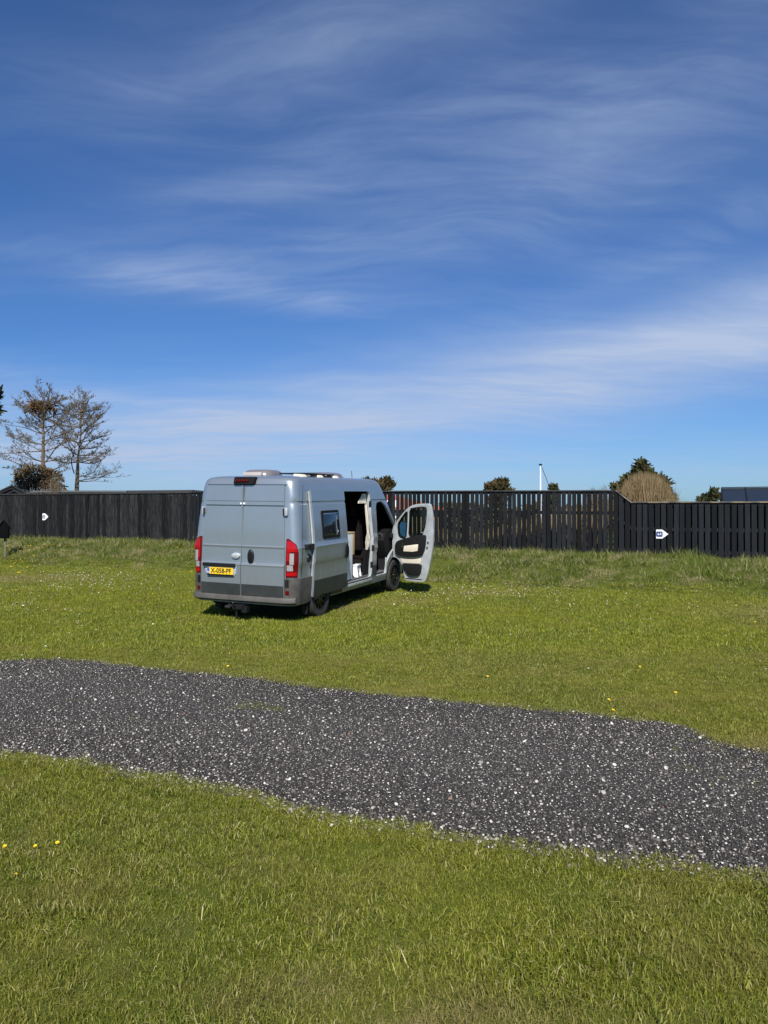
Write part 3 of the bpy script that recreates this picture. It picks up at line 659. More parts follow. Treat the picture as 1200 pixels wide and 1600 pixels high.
for y, r in ((.985, .41), (4.44, .42)):
    for a, c in ((.62, 1.3), (-1.3, -.62)):
        m = MB(); m.prism([(y + r * math.cos(t), .37 + r * math.sin(t)) for t in lin(-.3, math.pi + .3, 22)] + [(y - r, .0), (y + r, .0)], 'x', a, c); cutter(m)
m = MB(); m.prism([(4.95, 1.34), (4.30, 1.98), (4.55, 2.4), (5.6, 1.5)], 'x', -.78, .78); cutter(m)   # windscreen opening
bpy.context.view_layer.update()
dg_ = bpy.context.evaluated_depsgraph_get()
me = bpy.data.meshes.new_from_object(shell.evaluated_get(dg_), preserve_all_data_layers=True, depsgraph=dg_)
shell.modifiers.clear(); shell.data = me; me.name = 'body'
me.polygons.foreach_set('use_smooth', [True] * len(me.polygons)); me.set_sharp_from_angle(angle=R(28))
for c in cutters: bpy.data.objects.remove(c)

# rear doors (left and right leaves) with pressed lines
DY = [(.47, .045), (.70, .042), (.98, .042), (1.00, .036), (1.04, .064), (1.08, .068), (1.28, .076), (1.31, .066), (1.33, .090), (1.6, .098), (1.98, .125), (1.985, .137), (2.0, .137), (2.005, .118), (2.05, .122), (2.055, .140), (2.07, .140), (2.075, .132), (2.34, .158)]
def dw(z): return .80 - .055 * max(0, (z - 1.1)) / 1.25
def FRD(x, z):
    y = lerp(DY, z) + .03 * (x / 1.0) ** 2; return (x, y, z * SZ), (0, -1, .08)
for sgn, nm in ((-1, 'left'), (1, 'right')):
    zs = sorted(set([.475, .50, .6, .70, .78, .90, .97, .98, .99, 1.0, 1.02, 1.04, 1.06, 1.08, 1.18, 1.27, 1.28, 1.295, 1.31, 1.32, 1.33, 1.345] + lin(1.4, 1.96, 8) + [1.98, 1.985, 2.0, 2.005, 2.02, 2.05, 2.055, 2.07, 2.075, 2.09] + lin(2.14, 2.34, 5)))
    m = MB(); m.slab(lambda u, z: FRD(sgn * (.006 + (dw(z) - .006) * u), z), [0, .008, .02] + lin(.1, .9, 7) + [.98, .992, 1], zs, .05)
    d = m.build('rear_door', paint, van, smooth=True, sharp=28)
    m = MB(); m.slab(lambda u, z: ((sgn * (.012 + (dw(z) - .020) * u), FRD(sgn * .75 * u, z)[0][1] - .008, z * SZ), (0, -1, 0)), lin(0, 1, 6), [.485, .58, .675], .012); m.build('lower_trim', trimm, d, bevel=.003, seg=1)
    for hz in (1.90, .76)[:1]:
        m = MB(); x = sgn * (dw(hz) + .035); y = FRD(x, hz)[0][1] - .028
        m.box(x - .028, x + .028, y + .01, y + .055, hz * SZ - .065, hz * SZ + .065); m.build('hinge', jamb, d, bevel=.012)
        m = MB(); m.tube([(x - sgn * .03, y - .006, hz * SZ - .06), (x - sgn * .03, y - .006, hz * SZ + .05)], .012); m.build('hinge_pin', interior, d, smooth=True)
    if sgn < 0:
        m = MB(); m.lathe([(-.038, .0), (-.036, .040), (-.025, .058), (.02, .062)], 20, 'y', (0, 0, 0)); m.v = [(v[0] * 1.35 - .105, v[1] + .068, v[2] * .85 + 1.145 * SZ) for v in m.v]; k_ = m.build('door_lock_cover', jamb, d, smooth=True)
        # number plate niche, lamp bar and plate
        m = MB(); m.prism([(-.735, 1.005), (-.085, 1.005), (-.085, .84), (-.13, .79), (-.60, .79), (-.69, .83)], 'y', .030, .046); m.v = [(x, y + .012 * (abs(x) / .7), z * SZ) for x, y, z in m.v]; m.build('plate_niche', jamb, d, bevel=.006)
        m = MB(); m.box(-.725, -.090, .0, .045, .955 * SZ, 1.012 * SZ); m.build('plate_lamp_bar', blackp, d, bevel=.006)
        pl_ = MB().box(-.640, -.135, .016, .026, .822 * SZ, .937 * SZ).build('number_plate', yellow, d, bevel=.002, seg=1)
        m = MB(); m.box(-.6385, -.597, .0135, .0155, .824 * SZ, .935 * SZ); m.build('plate_band', blue, d)
        m = MB(); m.box(-.647, -.128, .0175, .028, .795 * SZ, .820 * SZ); m.build('plate_holder', blackp, d)
        text_obj('plate_text', 'X-058-PF', .112, ink, d, Matrix.Translation((-.366, .0135, .878 * SZ)) @ Matrix.Rotation(R(90), 4, 'X'), .001, .0022, .93)
        text_obj('plate_country_text', 'NL', .030, signw, d, Matrix.Translation((-.618, .0125, .850 * SZ)) @ Matrix.Rotation(R(90), 4, 'X'), .0005, .0006)
    else:
        m = MB(); m.lathe([(-.03, .0), (-.028, .075), (-.012, .092), (.03, .094)], 24, 'y'); m.v = [(v[0] * .66 + .178, v[1] + .070, v[2] * 1.35 + 1.135 * SZ) for v in m.v]; hd = m.build('door_handle', blackp, d, smooth=True)
        m = MB(); m.tube([(.178, .038, 1.06), (.178, .022, 1.12), (.178, .038, 1.20)], .013, 8); m.build('door_handle_grip', rimm, d, smooth=True)
        m = MB(); m.box(-.05, .04, .108, .118, 2.015 * SZ, 2.045 * SZ); m.build('sticker', signw, d)
m = MB(); m.box(-.010, .010, .09, .12, .48, 2.33 * SZ); m.build('door_seal', paint, van)
m = MB(); m.slab(lambda x, z: ((x, rear_y(x, z) - .004, z * SZ), (0, -1, 0)), lin(-.76, .76, 9), [2.338, 2.352], .01); m.build('door_seal', rubber, van)
# high brake lamp
m = MB(); m.prism([(-.175, 2.350), (.175, 2.350), (.195, 2.365), (.20, 2.46), (.18, 2.48), (-.18, 2.48), (-.20, 2.46), (-.195, 2.365)], 'y', .120, .26); m.v = [(x, y + (.035 if z > 2.4 and y < .2 else 0), z * SZ) for x, y, z in m.v]
bl = m.build('high_brake_lamp', interior, van, bevel=.010)
for i in range(5): MB().box(-.14 + i * .05, -.10 + i * .05, .112, .119, 2.405 * SZ, 2.435 * SZ).build('lamp_segment', redlens2, bl)
# corner surface for lamps and bumper: s runs from the door edge round the corner to the side
def corner(s, z, off=0.0, sgn=1):
    w = W(z); r = lerp(RC, z); yr = lerp(YR, z); yc = yr + .03 + r; s0 = (w - r) - .81
    if s < s0: x = .81 + s; p = Vector((x, yr + .03 * (x / w) ** 2 - .004, 0)); nn = Vector((0, -1, 0))
    elif s < s0 + r * math.pi / 2: a = (s - s0) / r; nn = Vector((math.sin(a), -math.cos(a), 0)); p = Vector((w - r, yc, 0)) + nn * r
    else: y = yc + s - s0 - r * math.pi / 2; nn = Vector((1, 0, 0)); p = Vector((w, y, 0))
    p = p + nn * off; return (sgn * p.x, p.y, z * SZ), (sgn * nn.x, nn.y, 0)
def blob(zL, zR, off, n=10, zs=None, t=.03, sgn=1):
    """lens patch on the corner: zL/zR tables give left and right s for each z"""
    m = MB(); m.slab(lambda u, z: corner(lerp(zL, z) + (lerp(zR, z) - lerp(zL, z)) * u, z, off, sgn), lin(0, 1, n), zs, t); return m
def flipm(m):
    m.f = [f[::-1] for f in m.f]; return m
for sgn in (1, -1):
    zs = lin(.82, 1.455, 22)
    zR = [(.82, .185), (1.15, .205), (1.25, .20), (1.36, .165), (1.42, .10), (1.455, .045)]; zL = [(.8, .012), (1.455, .012)]
    lamp = blob(zL, zR, .020, 12, zs, .05, sgn).build('tail_lamp', redlens2, van, smooth=True)
    mg = .014
    def inner(z0, z1, l, r, off, name, mat):
        blob([(0, l), (3, l)], [(a, min(c - mg, r)) for a, c in zR], off, 8, lin(z0, z1, 8), .008, sgn).build(name, mat, lamp, smooth=True)
    inner(1.24, 1.42, .03, .30, .026, 'brake_lens', redlens); inner(1.09, 1.23, .03, .085, .026, 'brake_lens', redlens)
    inner(1.03, 1.215, .075, .135, .027, 'reversing_lens', clearlens); inner(.925, 1.02, .035, .12, .027, 'reversing_lens', clearlens); inner(.845, .905, .03, .30, .026, 'fog_lens', redlens)
    # bumper corner tower
    tw = MB(); tw.slab(lambda s, z: corner(s, z, .030, sgn), lin(-.0, .92, 30), [.36, .38, .42, .50, .56, .60, .72, .795], .045)
    if sgn > 0: pass
    tw.build('bumper_corner', bumperm, van, smooth=True, sharp=30)
    m = MB(); m.slab(lambda s, z: corner(s, z, .040, sgn), lin(.012, .062, 4), [.655, .78], .012); m.build('corner_vent', blackp, van)
    m = MB(); m.slab(lambda s, z: corner(s, z, .044, sgn), lin(.015, .065, 4), [.535, .60], .012); m.build('reflector', redlens2, van, bevel=.003, seg=1)
    # dark strip along the lower side between bumper and sill
    m = MB(); m.slab(lambda y, z: ((sgn * (side_x(y, z) + .014), y, z * SZ), (sgn, 0, 0)), lin(1.42, 1.86 if sgn > 0 else 3.98, 12), [.36, .42, .6, .72], .03); m.build('side_cladding', trimm, van, smooth=True, sharp=30)
    m = MB(); m.slab(lambda y, z: ((sgn * (side_x(y, z) + .012), y, z * SZ), (sgn, 0, 0)), lin(3.22, 3.40, 3), [.52, .62, .72], .02)
    if sgn > 0: m.build('side_cladding', trimm, van)
# bumper beam with a step on top
prof = [(.365, .115), (.372, .035), (.40, .000), (.455, .004), (.478, .018), (.485, .055), (.485, .12)]
m = MB(); N = 25; xs_ = lin(-.985, .985, N); vs = []
for x in xs_:
    yo = .085 * max(0, (abs(x) - .80) / .185) ** 2
    for (z, y) in prof: vs.append((x, y + yo + .02 * (x ** 2), z * SZ))
k = len(prof); fs = [(i * k + j, (i + 1) * k + j, (i + 1) * k + (j + 1) % k, i * k + (j + 1) % k) for i in range(N - 1) for j in range(k)] + [tuple(range(k)), tuple(range((N - 1) * k + k - 1, (N - 1) * k - 1, -1))]
m.add(vs, fs); m.build('rear_bumper', bumperm, van, smooth=True, sharp=35)
# tow hitch
m = MB(); m.box(-.10, .10, -.03, .16, .25, .32); m.box(.06, .16, -.03, .05, .20, .30); m.tube([(-.04, .08, .28), (-.04, -.06, .25), (-.04, -.11, .27), (-.04, -.12, .34)], .020, 10); m.lathe([(-.028, 0.001), (-.02, .018), (0, .027), (.02, .018), (.028, .001)], 14, 'z', (-.04, -.12, .365)); m.tube([(-.16, -.02, .27), (-.24, -.05, .28)], .028, 10); m.tube([(-.04, -.02, .25), (-.035, -.03, .10)], .014, 6)
m.tube([(-.25, .05, .30), (-.1, .06, .26), (.12, .06, .24)], .02, 8)
m.build('tow_hitch', blackp, van, smooth=True)
# underbody and axle, plus wide flat pans added to block sky light beneath
m = MB(); m.box(-.80, .80, .30, .62, .30, .42); m.box(-.55, .55, .6, 4.9, .24, .40); m.box(-.86, .86, 1.45, 3.9, .30, .36); m.box(-.76, .76, .35, 5.1, .255, .28); m.tube([(-.7, .985, .32), (.7, .985, .32)], .05); m.build('chassis_and_shade_pans', interior, van)
for sgn in (1, -1):
    for s0_, z0_, z1_ in ((.30, .82, 2.34),):
        m = MB(); m.slab(lambda u, z: corner(u, z, .0025, sgn), [s0_, s0_ + (.006 if s0_ < .33 else .009)], [z0_, 1.0, 1.07, 1.25, 1.3, 1.335] + lin(1.5, z1_, 8), .006); m.build('panel_seam', rubber if s0_ < .33 else jamb, van)
# side rail, fuel cap and rear quarter details on the right side
S = lambda y, z, o=0.0: (side_x(y, z) + o, y, z * SZ)
m = MB(); m.slab(lambda y, z: (S(y, z, .022), (1, 0, 0)), lin(.36, 1.9, 14), [1.288, 1.335], .03); m.build('slide_rail', blackp, van)
m = MB(); m.box(1.0, 1.075, .36, .62, 1.262 * SZ, 1.352 * SZ); m.build('rail_bracket', blackp, van, bevel=.008)
m = MB(); m.lathe([(0, 0.001), (.012, .04), (.014, .062), (.0, .070), (-.02, .07)], 20, 'x', (S(.50, 1.10, .006)[0], .50, 1.11 * SZ)); m.build('side_vent_cap', blackp, van, smooth=True)
# sliding door, standing open over the rear quarter
SY0, SY1, SOF = .60, 1.885, .075
def FS(y, z): return (W(z) + SOF - .008 * ((y - SY0) / 1.28), y, z * SZ), (1, 0, 0)
zs = [.44, .47, .55, .60, .72, .85, .97, 1.0, 1.03, 1.07, 1.16, 1.25, 1.28, 1.30, 1.335] + lin(1.4, 1.98, 7) + [2.015, 2.03, 2.06, 2.075] + lin(2.12, 2.26, 4)
m = MB(); m.slab(FS, [SY0, SY0 + .01, SY0 + .03] + lin(SY0 + .15, SY1 - .15, 6) + [SY1 - .03, SY1 - .01, SY1], zs, .035)
sd = m.build('sliding_door', paint, van, smooth=True, sharp=28)
m = MB(); m.slab(lambda y, z: ((W(z) + SOF - .037, y, z * SZ), (1, 0, 0)), [SY0 + .012, SY1 - .012], [.46, .72, 1.0, 1.07, 1.25, 1.335, 1.7, 2.0, 2.075, 2.24], .03); m.build('door_inner_panel', jamb, sd, smooth=True)
m = MB(); m.slab(lambda y, z: ((W(z) + SOF + .004, y, z * SZ), (1, 0, 0)), lin(SY0 + .004, SY1 - .004, 6), [.445, .5, .6, .72], .012); m.build('lower_trim', trimm, sd, smooth=True, sharp=40)
def FW(y, z): return (lerp([(1.33, 1.012), (1.9, .962), (2.0, .955)], z) + SOF + .014, y, z * SZ), (1, 0, .1)
oy0, oy1, oz0, oz1 = .885, 1.545, 1.415, 1.905
m = MB(); m.ring(FW, rrect(oy0, oy1, oz0, oz1, .035), rrect(oy0 + .045, oy1 - .045, oz0 + .05, oz1 - .045, .02), .03); m.build('window_frame', rubber, sd, bevel=.004)
m = MB(); m.slab(lambda y, z: ((FW(y, z)[0][0] + .004, y, z * SZ), (1, 0, .1)), lin(oy0 + .04, oy1 - .04, 3), lin(oz0 + .045, oz1 - .075, 3), .015); wn = m.build('window_pane', darkglass, sd, bevel=.004)
m = MB(); m.tube([FW(1.40, 1.50)[0], FW(1.40, 1.80)[0]], .007); m.v = [(x + .008, y, z) for x, y, z in m.v]; m.build('window_stay', chrome, sd)
m = MB(); m.slab(lambda y, z: ((FW(y, z)[0][0] + .010, y, z * SZ), (1, 0, .1)), [oy0 + .05, oy1 - .05], [1.845, 1.858], .015); m.build('window_track', chrome, sd)
m = MB(); m.prism(rrect(1.745, 1.845, .985, 1.235, .04), 'x', 1.06, W(1.1) + SOF + .018); m.build('door_handle', blackp, sd, bevel=.008)
m = MB(); m.tube([(W(1.1) + SOF + .03, 1.80, 1.03), (W(1.1) + SOF + .036, 1.80, 1.10), (W(1.1) + SOF + .03, 1.80, 1.19)], .014); m.build('door_handle_grip', rimm, sd)
# sill step, floor and inside fittings
m = MB(); m.box(-.93, .93, .35, 4.3, .50, .525); m.build('floor', vary(pbr('floor_lining', (.10, .10, .10), .7), 6, .5, (.16, .155, .15)), van)
m = MB(); m.box(.90, .985, SD[0], SD[1] + .02, .405, .455); m.box(.80, .900, SD[0], SD[1], .44, .50); m.build('door_sill', jamb, van, bevel=.006)
m = MB(); m.box(.905, .975, SD[0] + .03, SD[1] - .03, .456, .475); m.build('sill_rubber', rubber, van)
m = MB(); m.box(.55, .93, 1.86, 2.40, .53, 1.42 * SZ); m.build('kitchen_cabinet', white, van, bevel=.004)
m = MB(); m.box(.55, .935, 1.85, 2.50, 1.421 * SZ, 1.45 * SZ); m.box(.87, .93, 2.402, 2.495, .98, 1.42 * SZ); m.build('worktop', wood_edge, van, bevel=.004)
m = MB(); m.box(-.85, .5, .5, 1.7, .53, 1.1); m.box(-.9, -.4, 1.9, 3.0, .53, 1.35); m.build('furniture', pbr('grey_brown_furniture', (.06, .055, .05), .7), van)
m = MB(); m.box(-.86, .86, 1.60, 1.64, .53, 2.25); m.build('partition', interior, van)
# B pillar and step well
m = MB(); m.slab(lambda y, z: ((W(z) - .01, y, z * SZ), (1, 0, 0)), [3.215, 3.24, 3.38, 3.41], [.50, .8, 1.3, 1.6, 1.9, 2.2], .07); m.build('door_pillar', jamb, van, smooth=True)
for z in (.74, 1.08, 1.98): MB().box(W(z) - .035, W(z) + .006, 3.188, 3.24, z * SZ - .06, z * SZ + .06).build('door_latch', blackp, van, bevel=.008)
m = MB(); m.slab(lambda y, z: ((W(z) - .07, y, z * SZ), (1, 0, 0)), [2.99, 3.20], [.53, .8, 1.06], .04); m.build('inner_side_panel', interior, van)
m = MB(); prof_ = [(.0, 2.30), (.0, 2.0)]
cur = [(3.10, 2.99, 1.06), (3.16, 2.97, 1.20), (3.16, 3.02, 1.30), (3.16, 3.08, 1.40), (3.17, 3.12, 1.6), (3.17, 3.115, 1.8), (3.17, 3.08, 1.99), (3.17, 2.78, 2.00), (3.17, 2.88, 2.10), (3.15, 3.0, 2.19)]
def FC_(u, z):
    a = lerp([(c[2], c[1]) for c in cur], z); e = lerp([(c[2], c[0] + .02) for c in cur], z); y = a + (e - a) * u
    return (W(z) - .075 + .012 * math.sin(y * 70), y, z * SZ), (1, 0, 0)
m.slab(FC_, lin(0, 1, 9), [1.06, 1.13, 1.20, 1.25, 1.30, 1.40, 1.6, 1.8, 1.985, 1.99, 2.0, 2.05, 2.10, 2.19], .01); m.build('curtain', cream, van, smooth=True)
# seats, dashboard and steering wheel
for sx_ in (.48, -.48):
    st = MB(); st.box(sx_ - .24, sx_ + .24, 3.35, 3.86, .80, 1.0); so = st.build('seat', seatm, van, bevel=.04, seg=3)
    m = MB(); m.prism([(3.24, .98), (3.42, .98), (3.30, 1.62), (3.14, 1.62)], 'x', sx_ - .24, sx_ + .24); m.build('backrest', seatm, so, bevel=.04, seg=3)
    m = MB(); m.prism([(3.13, 1.66), (3.26, 1.66), (3.22, 1.86), (3.12, 1.86)], 'x', sx_ - .13, sx_ + .13); m.build('headrest', seatm, so, bevel=.03, seg=3)
    m = MB(); m.box(sx_ - .2, sx_ + .2, 3.35, 3.80, .53, .80); m.build('seat_base', interior, so, bevel=.01)
m = MB(); m.prism([(4.10, .98), (4.02, 1.15), (4.12, 1.30), (4.40, 1.38), (4.80, 1.36), (4.80, .6), (4.35, .6)], 'x', -.90, .90); db = m.build('dashboard', interior, van, bevel=.02)
m = MB(); m.lathe([(-.01, .03), (-.012, .055), (0, .055), (0, .03)], 14, 'y', (.80, 4.07, 1.24)); m.build('air_vent', pbr('silver_vent', (.3, .3, .31), .4, .5), db)
m = MB(); m.lathe([(.0, .001), (.0, .05), (.02, .05), (.02, .001)], 14, 'y', (.80, 4.05, 1.24)); m.build('air_vent', interior, db)
m = MB(); pts = [(-.48 + .19 * math.cos(a), 3.98 + .09 * math.sin(a), 1.30 + .17 * math.sin(a)) for a in lin(0, 2 * math.pi, 25)]; m.tube(pts, .014, 6, False); m.tube([(-.66, 3.98, 1.3), (-.3, 3.98, 1.3)], .02); m.build('steering_wheel', interior, van)
m = MB(); m.box(.955, .985, 3.97, 4.00, .48, .80); m.box(.80, .96, 3.46, 3.97, .45, .475); m.build('cab_sill', jamb, van, bevel=.006)
# glass: windscreen, left cab window
m = MB(); m.add([(-.76, 4.93, 1.33), (.76, 4.93, 1.33), (.70, 4.27, 2.0), (-.70, 4.27, 2.0)], [(0, 1, 2, 3)]); m.build('windscreen', glass, van)
m = MB(); m.add([(-.96, 3.5, 1.18), (-.95, 4.50, 1.18), (-.92, 4.50, 1.30), (-.90, 3.97, 1.83), (-.89, 3.8, 1.9), (-.89, 3.5, 1.9)], [(0, 1, 2, 3, 4, 5)]); m.build('cab_window', glass, van)
# bonnet grille and head lamps, out of the photo's sight but part of the van
m = MB(); m.prism(rrect(-.45, .45, .62, .86, .05), 'y', 5.37, 5.42); m.build('grille', blackp, van, bevel=.01)
for sx_ in (-.68, .68):
    m = MB(); m.prism([(sx_ - .16, .88), (sx_ + .16, .90), (sx_ + .14, 1.12), (sx_ - .1, 1.02)], 'y', 5.05, 5.30); m.build('headlamp', clearlens, van, bevel=.02)
m = MB(); m.prism(rrect(-.92, .92, .32, .58, .08), 'y', 5.20, 5.42); m.build('front_bumper', trimm, van, bevel=.03)
# roof hoods, solar panel and its cream mounts, aerial
def dome(name, x, y, wx, wy, h, mat, par):
    m = MB(); rings = [(0, 1.0), (.02, 1.0), (.55 * h, .95), (.8 * h, .86), (.95 * h, .70), (h, .4), (h * 1.01, .02)]; vs = []; k = 28
    for (z, s) in rings:
        for j in range(k):
            a = 2 * math.pi * j / k; ca, sa = math.cos(a), math.sin(a); q = (abs(ca) ** 4 + abs(sa) ** 4) ** -.25
            vs.append((x + wx * s * q * ca, y + wy * s * q * sa, 2.49 * SZ + z))
    fs = [(i * k + j, i * k + (j + 1) % k, (i + 1) * k + (j + 1) % k, (i + 1) * k + j) for i in range(len(rings) - 1) for j in range(k)]
    m.add(vs, fs); return m.build(name, mat, par, smooth=True, sharp=50)
d1 = dome('roof_fan_hood', -.22, 1.10, .29, .31, .135, domem, van)
m = MB(); m.prism(rrect(-.44, -.06, 2.515 * SZ, 2.575 * SZ, .02), 'y', .775, .793); m.build('hood_grille', pbr('pale_grille', (.42, .38, .36), .5), d1, bevel=.004)
d2 = dome('roof_window_hood', .30, 2.35, .36, .36, .115, domem, van)
m = MB(); m.box(.25, .74, .85, 2.0, 2.475, 2.500); sp_ = m.build('solar_panel', pbr('solar_panel_black', (.008, .009, .013), .15, 0, .5), van, bevel=.004)
crm = pbr('cream_corner_mount', (.72, .67, .52), .5)
for y in (.80, 1.42, 2.04):
    m = MB(); m.prism([(.60, 2.38), (.80, 2.36), (.79, 2.425), (.75, 2.47), (.60, 2.48)], 'y', y - .085, y + .085); m.build('panel_mount', crm, van, bevel=.02)
m = MB(); m.tube([(.35, 3.62, 2.46), (.35, 3.60, 2.60)], .006, 6); m.build('aerial', blackp, van)
# wheels
def wheel(x, y, sgn):
    ty = MB(); ty.lathe([(-.105, .225), (-.112, .28), (-.108, .32), (-.085, .338), (.085, .338), (.108, .32), (.112, .28), (.105, .225)], 40, 'x', (x, y, .338))
    wh = empty_at('wheel', (x, y, .338 + .035))
    def off(m): m.v = [(a - x, b_ - y, c - .338) for a, b_, c in m.v]; return m
    off(ty).build('tyre', tyrem, wh, smooth=True, sharp=40)
    rim = MB(); rim.lathe([(-.10, .228), (.085 * sgn, .228), (.10 * sgn, .222), (.085 * sgn, .205), (.02 * sgn, .195), (.02 * sgn, .001)], 32, 'x', (0, 0, 0))
    for j in range(10):
        a = 2 * math.pi * j / 10; c, s_ = math.cos(a), math.sin(a); pz = []
        for (r_, w_) in ((.05, .020), (.205, .013)):
            for q in (-1, 1): pz.append((r_ * c - q * w_ * s_, r_ * s_ + q * w_ * c))
        vs = [(sgn * (.070 if t == 0 else .088), *p) for t in (0, 1) for p in pz]
        rim.add(vs, [(0, 1, 3, 2), (4, 6, 7, 5), (0, 4, 5, 1), (1, 5, 7, 3), (3, 7, 6, 2), (2, 6, 4, 0)])
    rim.lathe([(sgn * .03, .06), (sgn * .098, .055), (sgn * .10, .03), (sgn * .09, .001)], 20, 'x')
    rim.build('rim', rimm, wh, smooth=True, sharp=30); return wh
def empty_at(name, loc):
    o = bpy.data.objects.new(name, None); link(o, van); o.location = loc; o.empty_display_size = .1; return o
for y in (.985, 4.44):
    wheel(.885, y, 1); wheel(-.885, y, -1)
for sx_ in (.90, -.80):
    m = MB(); m.add([(sx_ - .07, .575, .42), (sx_ + .07, .575, .42), (sx_ + .05, .565, .14), (sx_ - .04, .565, .14), (sx_ - .07, .590, .42), (sx_ + .07, .590, .42), (sx_ + .05, .580, .14), (sx_ - .04, .580, .14)], [(0, 1, 2, 3), (7, 6, 5, 4), (0, 4, 5, 1), (1, 5, 6, 2), (2, 6, 7, 3), (3, 7, 4, 0)]); m.build('mud_flap', blackp, van)
for (y, r) in ((4.44, .42), (.985, .41)):
    for sgn in (1, -1):
        m = MB(); vs = []
        A_ = lin(-.12, math.pi + .12, 20)
        for t in A_:
            for (xx, dr) in ((.965, 0), (.62, 0)): vs.append((sgn * xx, y + (r + dr - .004) * math.cos(t), .37 + (r + dr - .004) * math.sin(t)))
        m.add(vs, [(2 * i, 2 * i + 1, 2 * i + 3, 2 * i + 2) for i in range(len(A_) - 1)]); m.build('wheel_arch_liner', interior, van, fixn=False)
# open front door: s runs from the hinge to the rear edge of the leaf
HX, HY, TH = .955, 4.36, R(-9.5)            # hinge place and leaf direction in van axes
hd_ = Vector((math.cos(TH), math.sin(TH), 0)); hn = Vector((-hd_.y, hd_.x, 0)) * -1      # inner face normal looks to the rear
def PX(px_, py_):                           # door-zoom pixels of the photo -> (s, z)
    return ((px_ - 120) / 640 * .985, 2.265 - py_ / 745.0)
def FDR(off=0.0):
    def f(s, z):
        bow = .06 * ((z - 1.0) / 1.0) ** 2 if z > 1.0 else 0
        p = Vector((HX, HY, 0)) + hd_ * s + hn * (off + bow) + Vector((0, 0, z)); return p, hn
    return f
def resamp(pts, n):
    L = [0]; q = pts + [pts[0]]
    for a, c in zip(q, q[1:]): L.append(L[-1] + math.dist(a, c))
    out = []
    for i in range(n):
        t = L[-1] * i / n; k = max(j for j in range(len(L)) if L[j] <= t + 1e-9); k = min(k, len(pts) - 1); f = (t - L[k]) / max(L[k + 1] - L[k], 1e-9)
        out.append((q[k][0] + (q[k + 1][0] - q[k][0]) * f, q[k][1] + (q[k + 1][1] - q[k][1]) * f))
    return out
def roundp(pts, it=2):
    for _ in range(it):
        q = []
        for a, c in zip(pts, pts[1:] + pts[:1]): q += [(a[0] * .78 + c[0] * .22, a[1] * .78 + c[1] * .22), (a[0] * .22 + c[0] * .78, a[1] * .22 + c[1] * .78)]
        pts = q
    return pts
def sheet(outline, holes, F, t, name, mat, par, bevel=0):
    """flat plate with holes: constrained triangulation, both faces and all rims, mapped through F"""
    vs2 = []; ed = []
    for lp in [outline] + holes:
        b0 = len(vs2); vs2 += [Vector(p) for p in lp]; ed += [(b0 + i, b0 + (i + 1) % len(lp)) for i in range(len(lp))]
    co, _, tris, *_r = delaunay_2d_cdt(vs2, ed, [], 0, 1e-6)
    def inside(p, lp):
        c = False; n_ = len(lp)
        for i in range(n_):
            a, d = lp[i], lp[i - 1]
            if (a[1] > p[1]) != (d[1] > p[1]) and p[0] < (d[0] - a[0]) * (p[1] - a[1]) / (d[1] - a[1]) + a[0]: c = not c
        return c
    keep = []
    for f in tris:
        c = (sum(co[i][0] for i in f) / len(f), sum(co[i][1] for i in f) / len(f))
        if inside(c, outline) and not any(inside(c, h) for h in holes): keep.append(f)
    N = len(co); A = []; Bk = []
    for p in co:
        q, n_ = F(p[0], p[1]); A.append(q); Bk.append(q - n_ * t)
    cnt = {}
    for f in keep:
        for i in range(len(f)):
            e = (f[i], f[(i + 1) % len(f)]); cnt[e] = 1
    rim = [e for e in cnt if (e[1], e[0]) not in cnt]
    m = MB(); m.add(A + Bk, [tuple(f) for f in keep] + [tuple(N + i for i in f[::-1]) for f in keep] + [(a, c, N + c, N + a)[::-1] for a, c in rim])
    return m.build(name, mat, par, bevel=bevel, seg=2)
O_ = roundp([PX(*p) for p in [(128, 1110), (124, 870), (122, 640), (240, 480), (330, 370), (410, 300), (480, 268), (560, 253), (650, 246), (735, 246), (752, 300), (768, 430), (772, 700), (762, 900), (742, 1030), (715, 1190), (690, 1330), (655, 1450), (620, 1475), (480, 1475), (335, 1470), (318, 1400), (285, 1240), (240, 1160), (185, 1112)]], 1)
H1 = roundp([PX(*p) for p in [(212, 580), (290, 460), (355, 380), (378, 380), (380, 430), (365, 640), (350, 800), (270, 800), (225, 760)]], 1)
H2 = roundp([PX(*p) for p in [(415, 330), (520, 308), (655, 298), (684, 330), (665, 520), (640, 640), (600, 740), (500, 760), (385, 770), (400, 560)]], 1)
door = sheet(O_, [H1, H2], FDR(.0), .055, 'front_door', jamb, van, bevel=.010)
def shrink(pts, k):
    cx = sum(p[0] for p in pts) / len(pts); cz = sum(p[1] for p in pts) / len(pts); return [(cx + (p[0] - cx) * k, cz + (p[1] - cz) * k) for p in pts]
sheet(shrink(O_, .97), [shrink(H1, 1.0), shrink(H2, 1.0)], FDR(-.050), .03, 'outer_skin', paint, door, bevel=.004)
sheet(shrink(H2, 1.02), [shrink(H2, .93)], FDR(.004), .06, 'window_seal', rubber, door)
sheet(shrink(H1, 1.03), [shrink(H1, .92)], FDR(.004), .06, 'window_seal', rubber, door)
sheet(shrink(H2, .97), [], FDR(-.02), .006, 'window_pane', glass, door); sheet(shrink(H1, .97), [], FDR(-.02), .006, 'window_pane', glass, door)
sheet(roundp([PX(*p) for p in [(190, 1020), (186, 920), (215, 850), (300, 815), (420, 775), (560, 742), (640, 730), (668, 745), (662, 860), (648, 960), (625, 1030), (590, 1065), (450, 1088), (300, 1085), (220, 1062)]], 2), [], FDR(.060), .062, 'armrest_panel', blackp, door, bevel=.012)
sheet([PX(*p) for p in [(340, 918), (556, 880), (560, 900), (552, 985), (470, 1003), (330, 1003)]], [], FDR(.070), .012, 'armrest_insert', cream, door, bevel=.003)
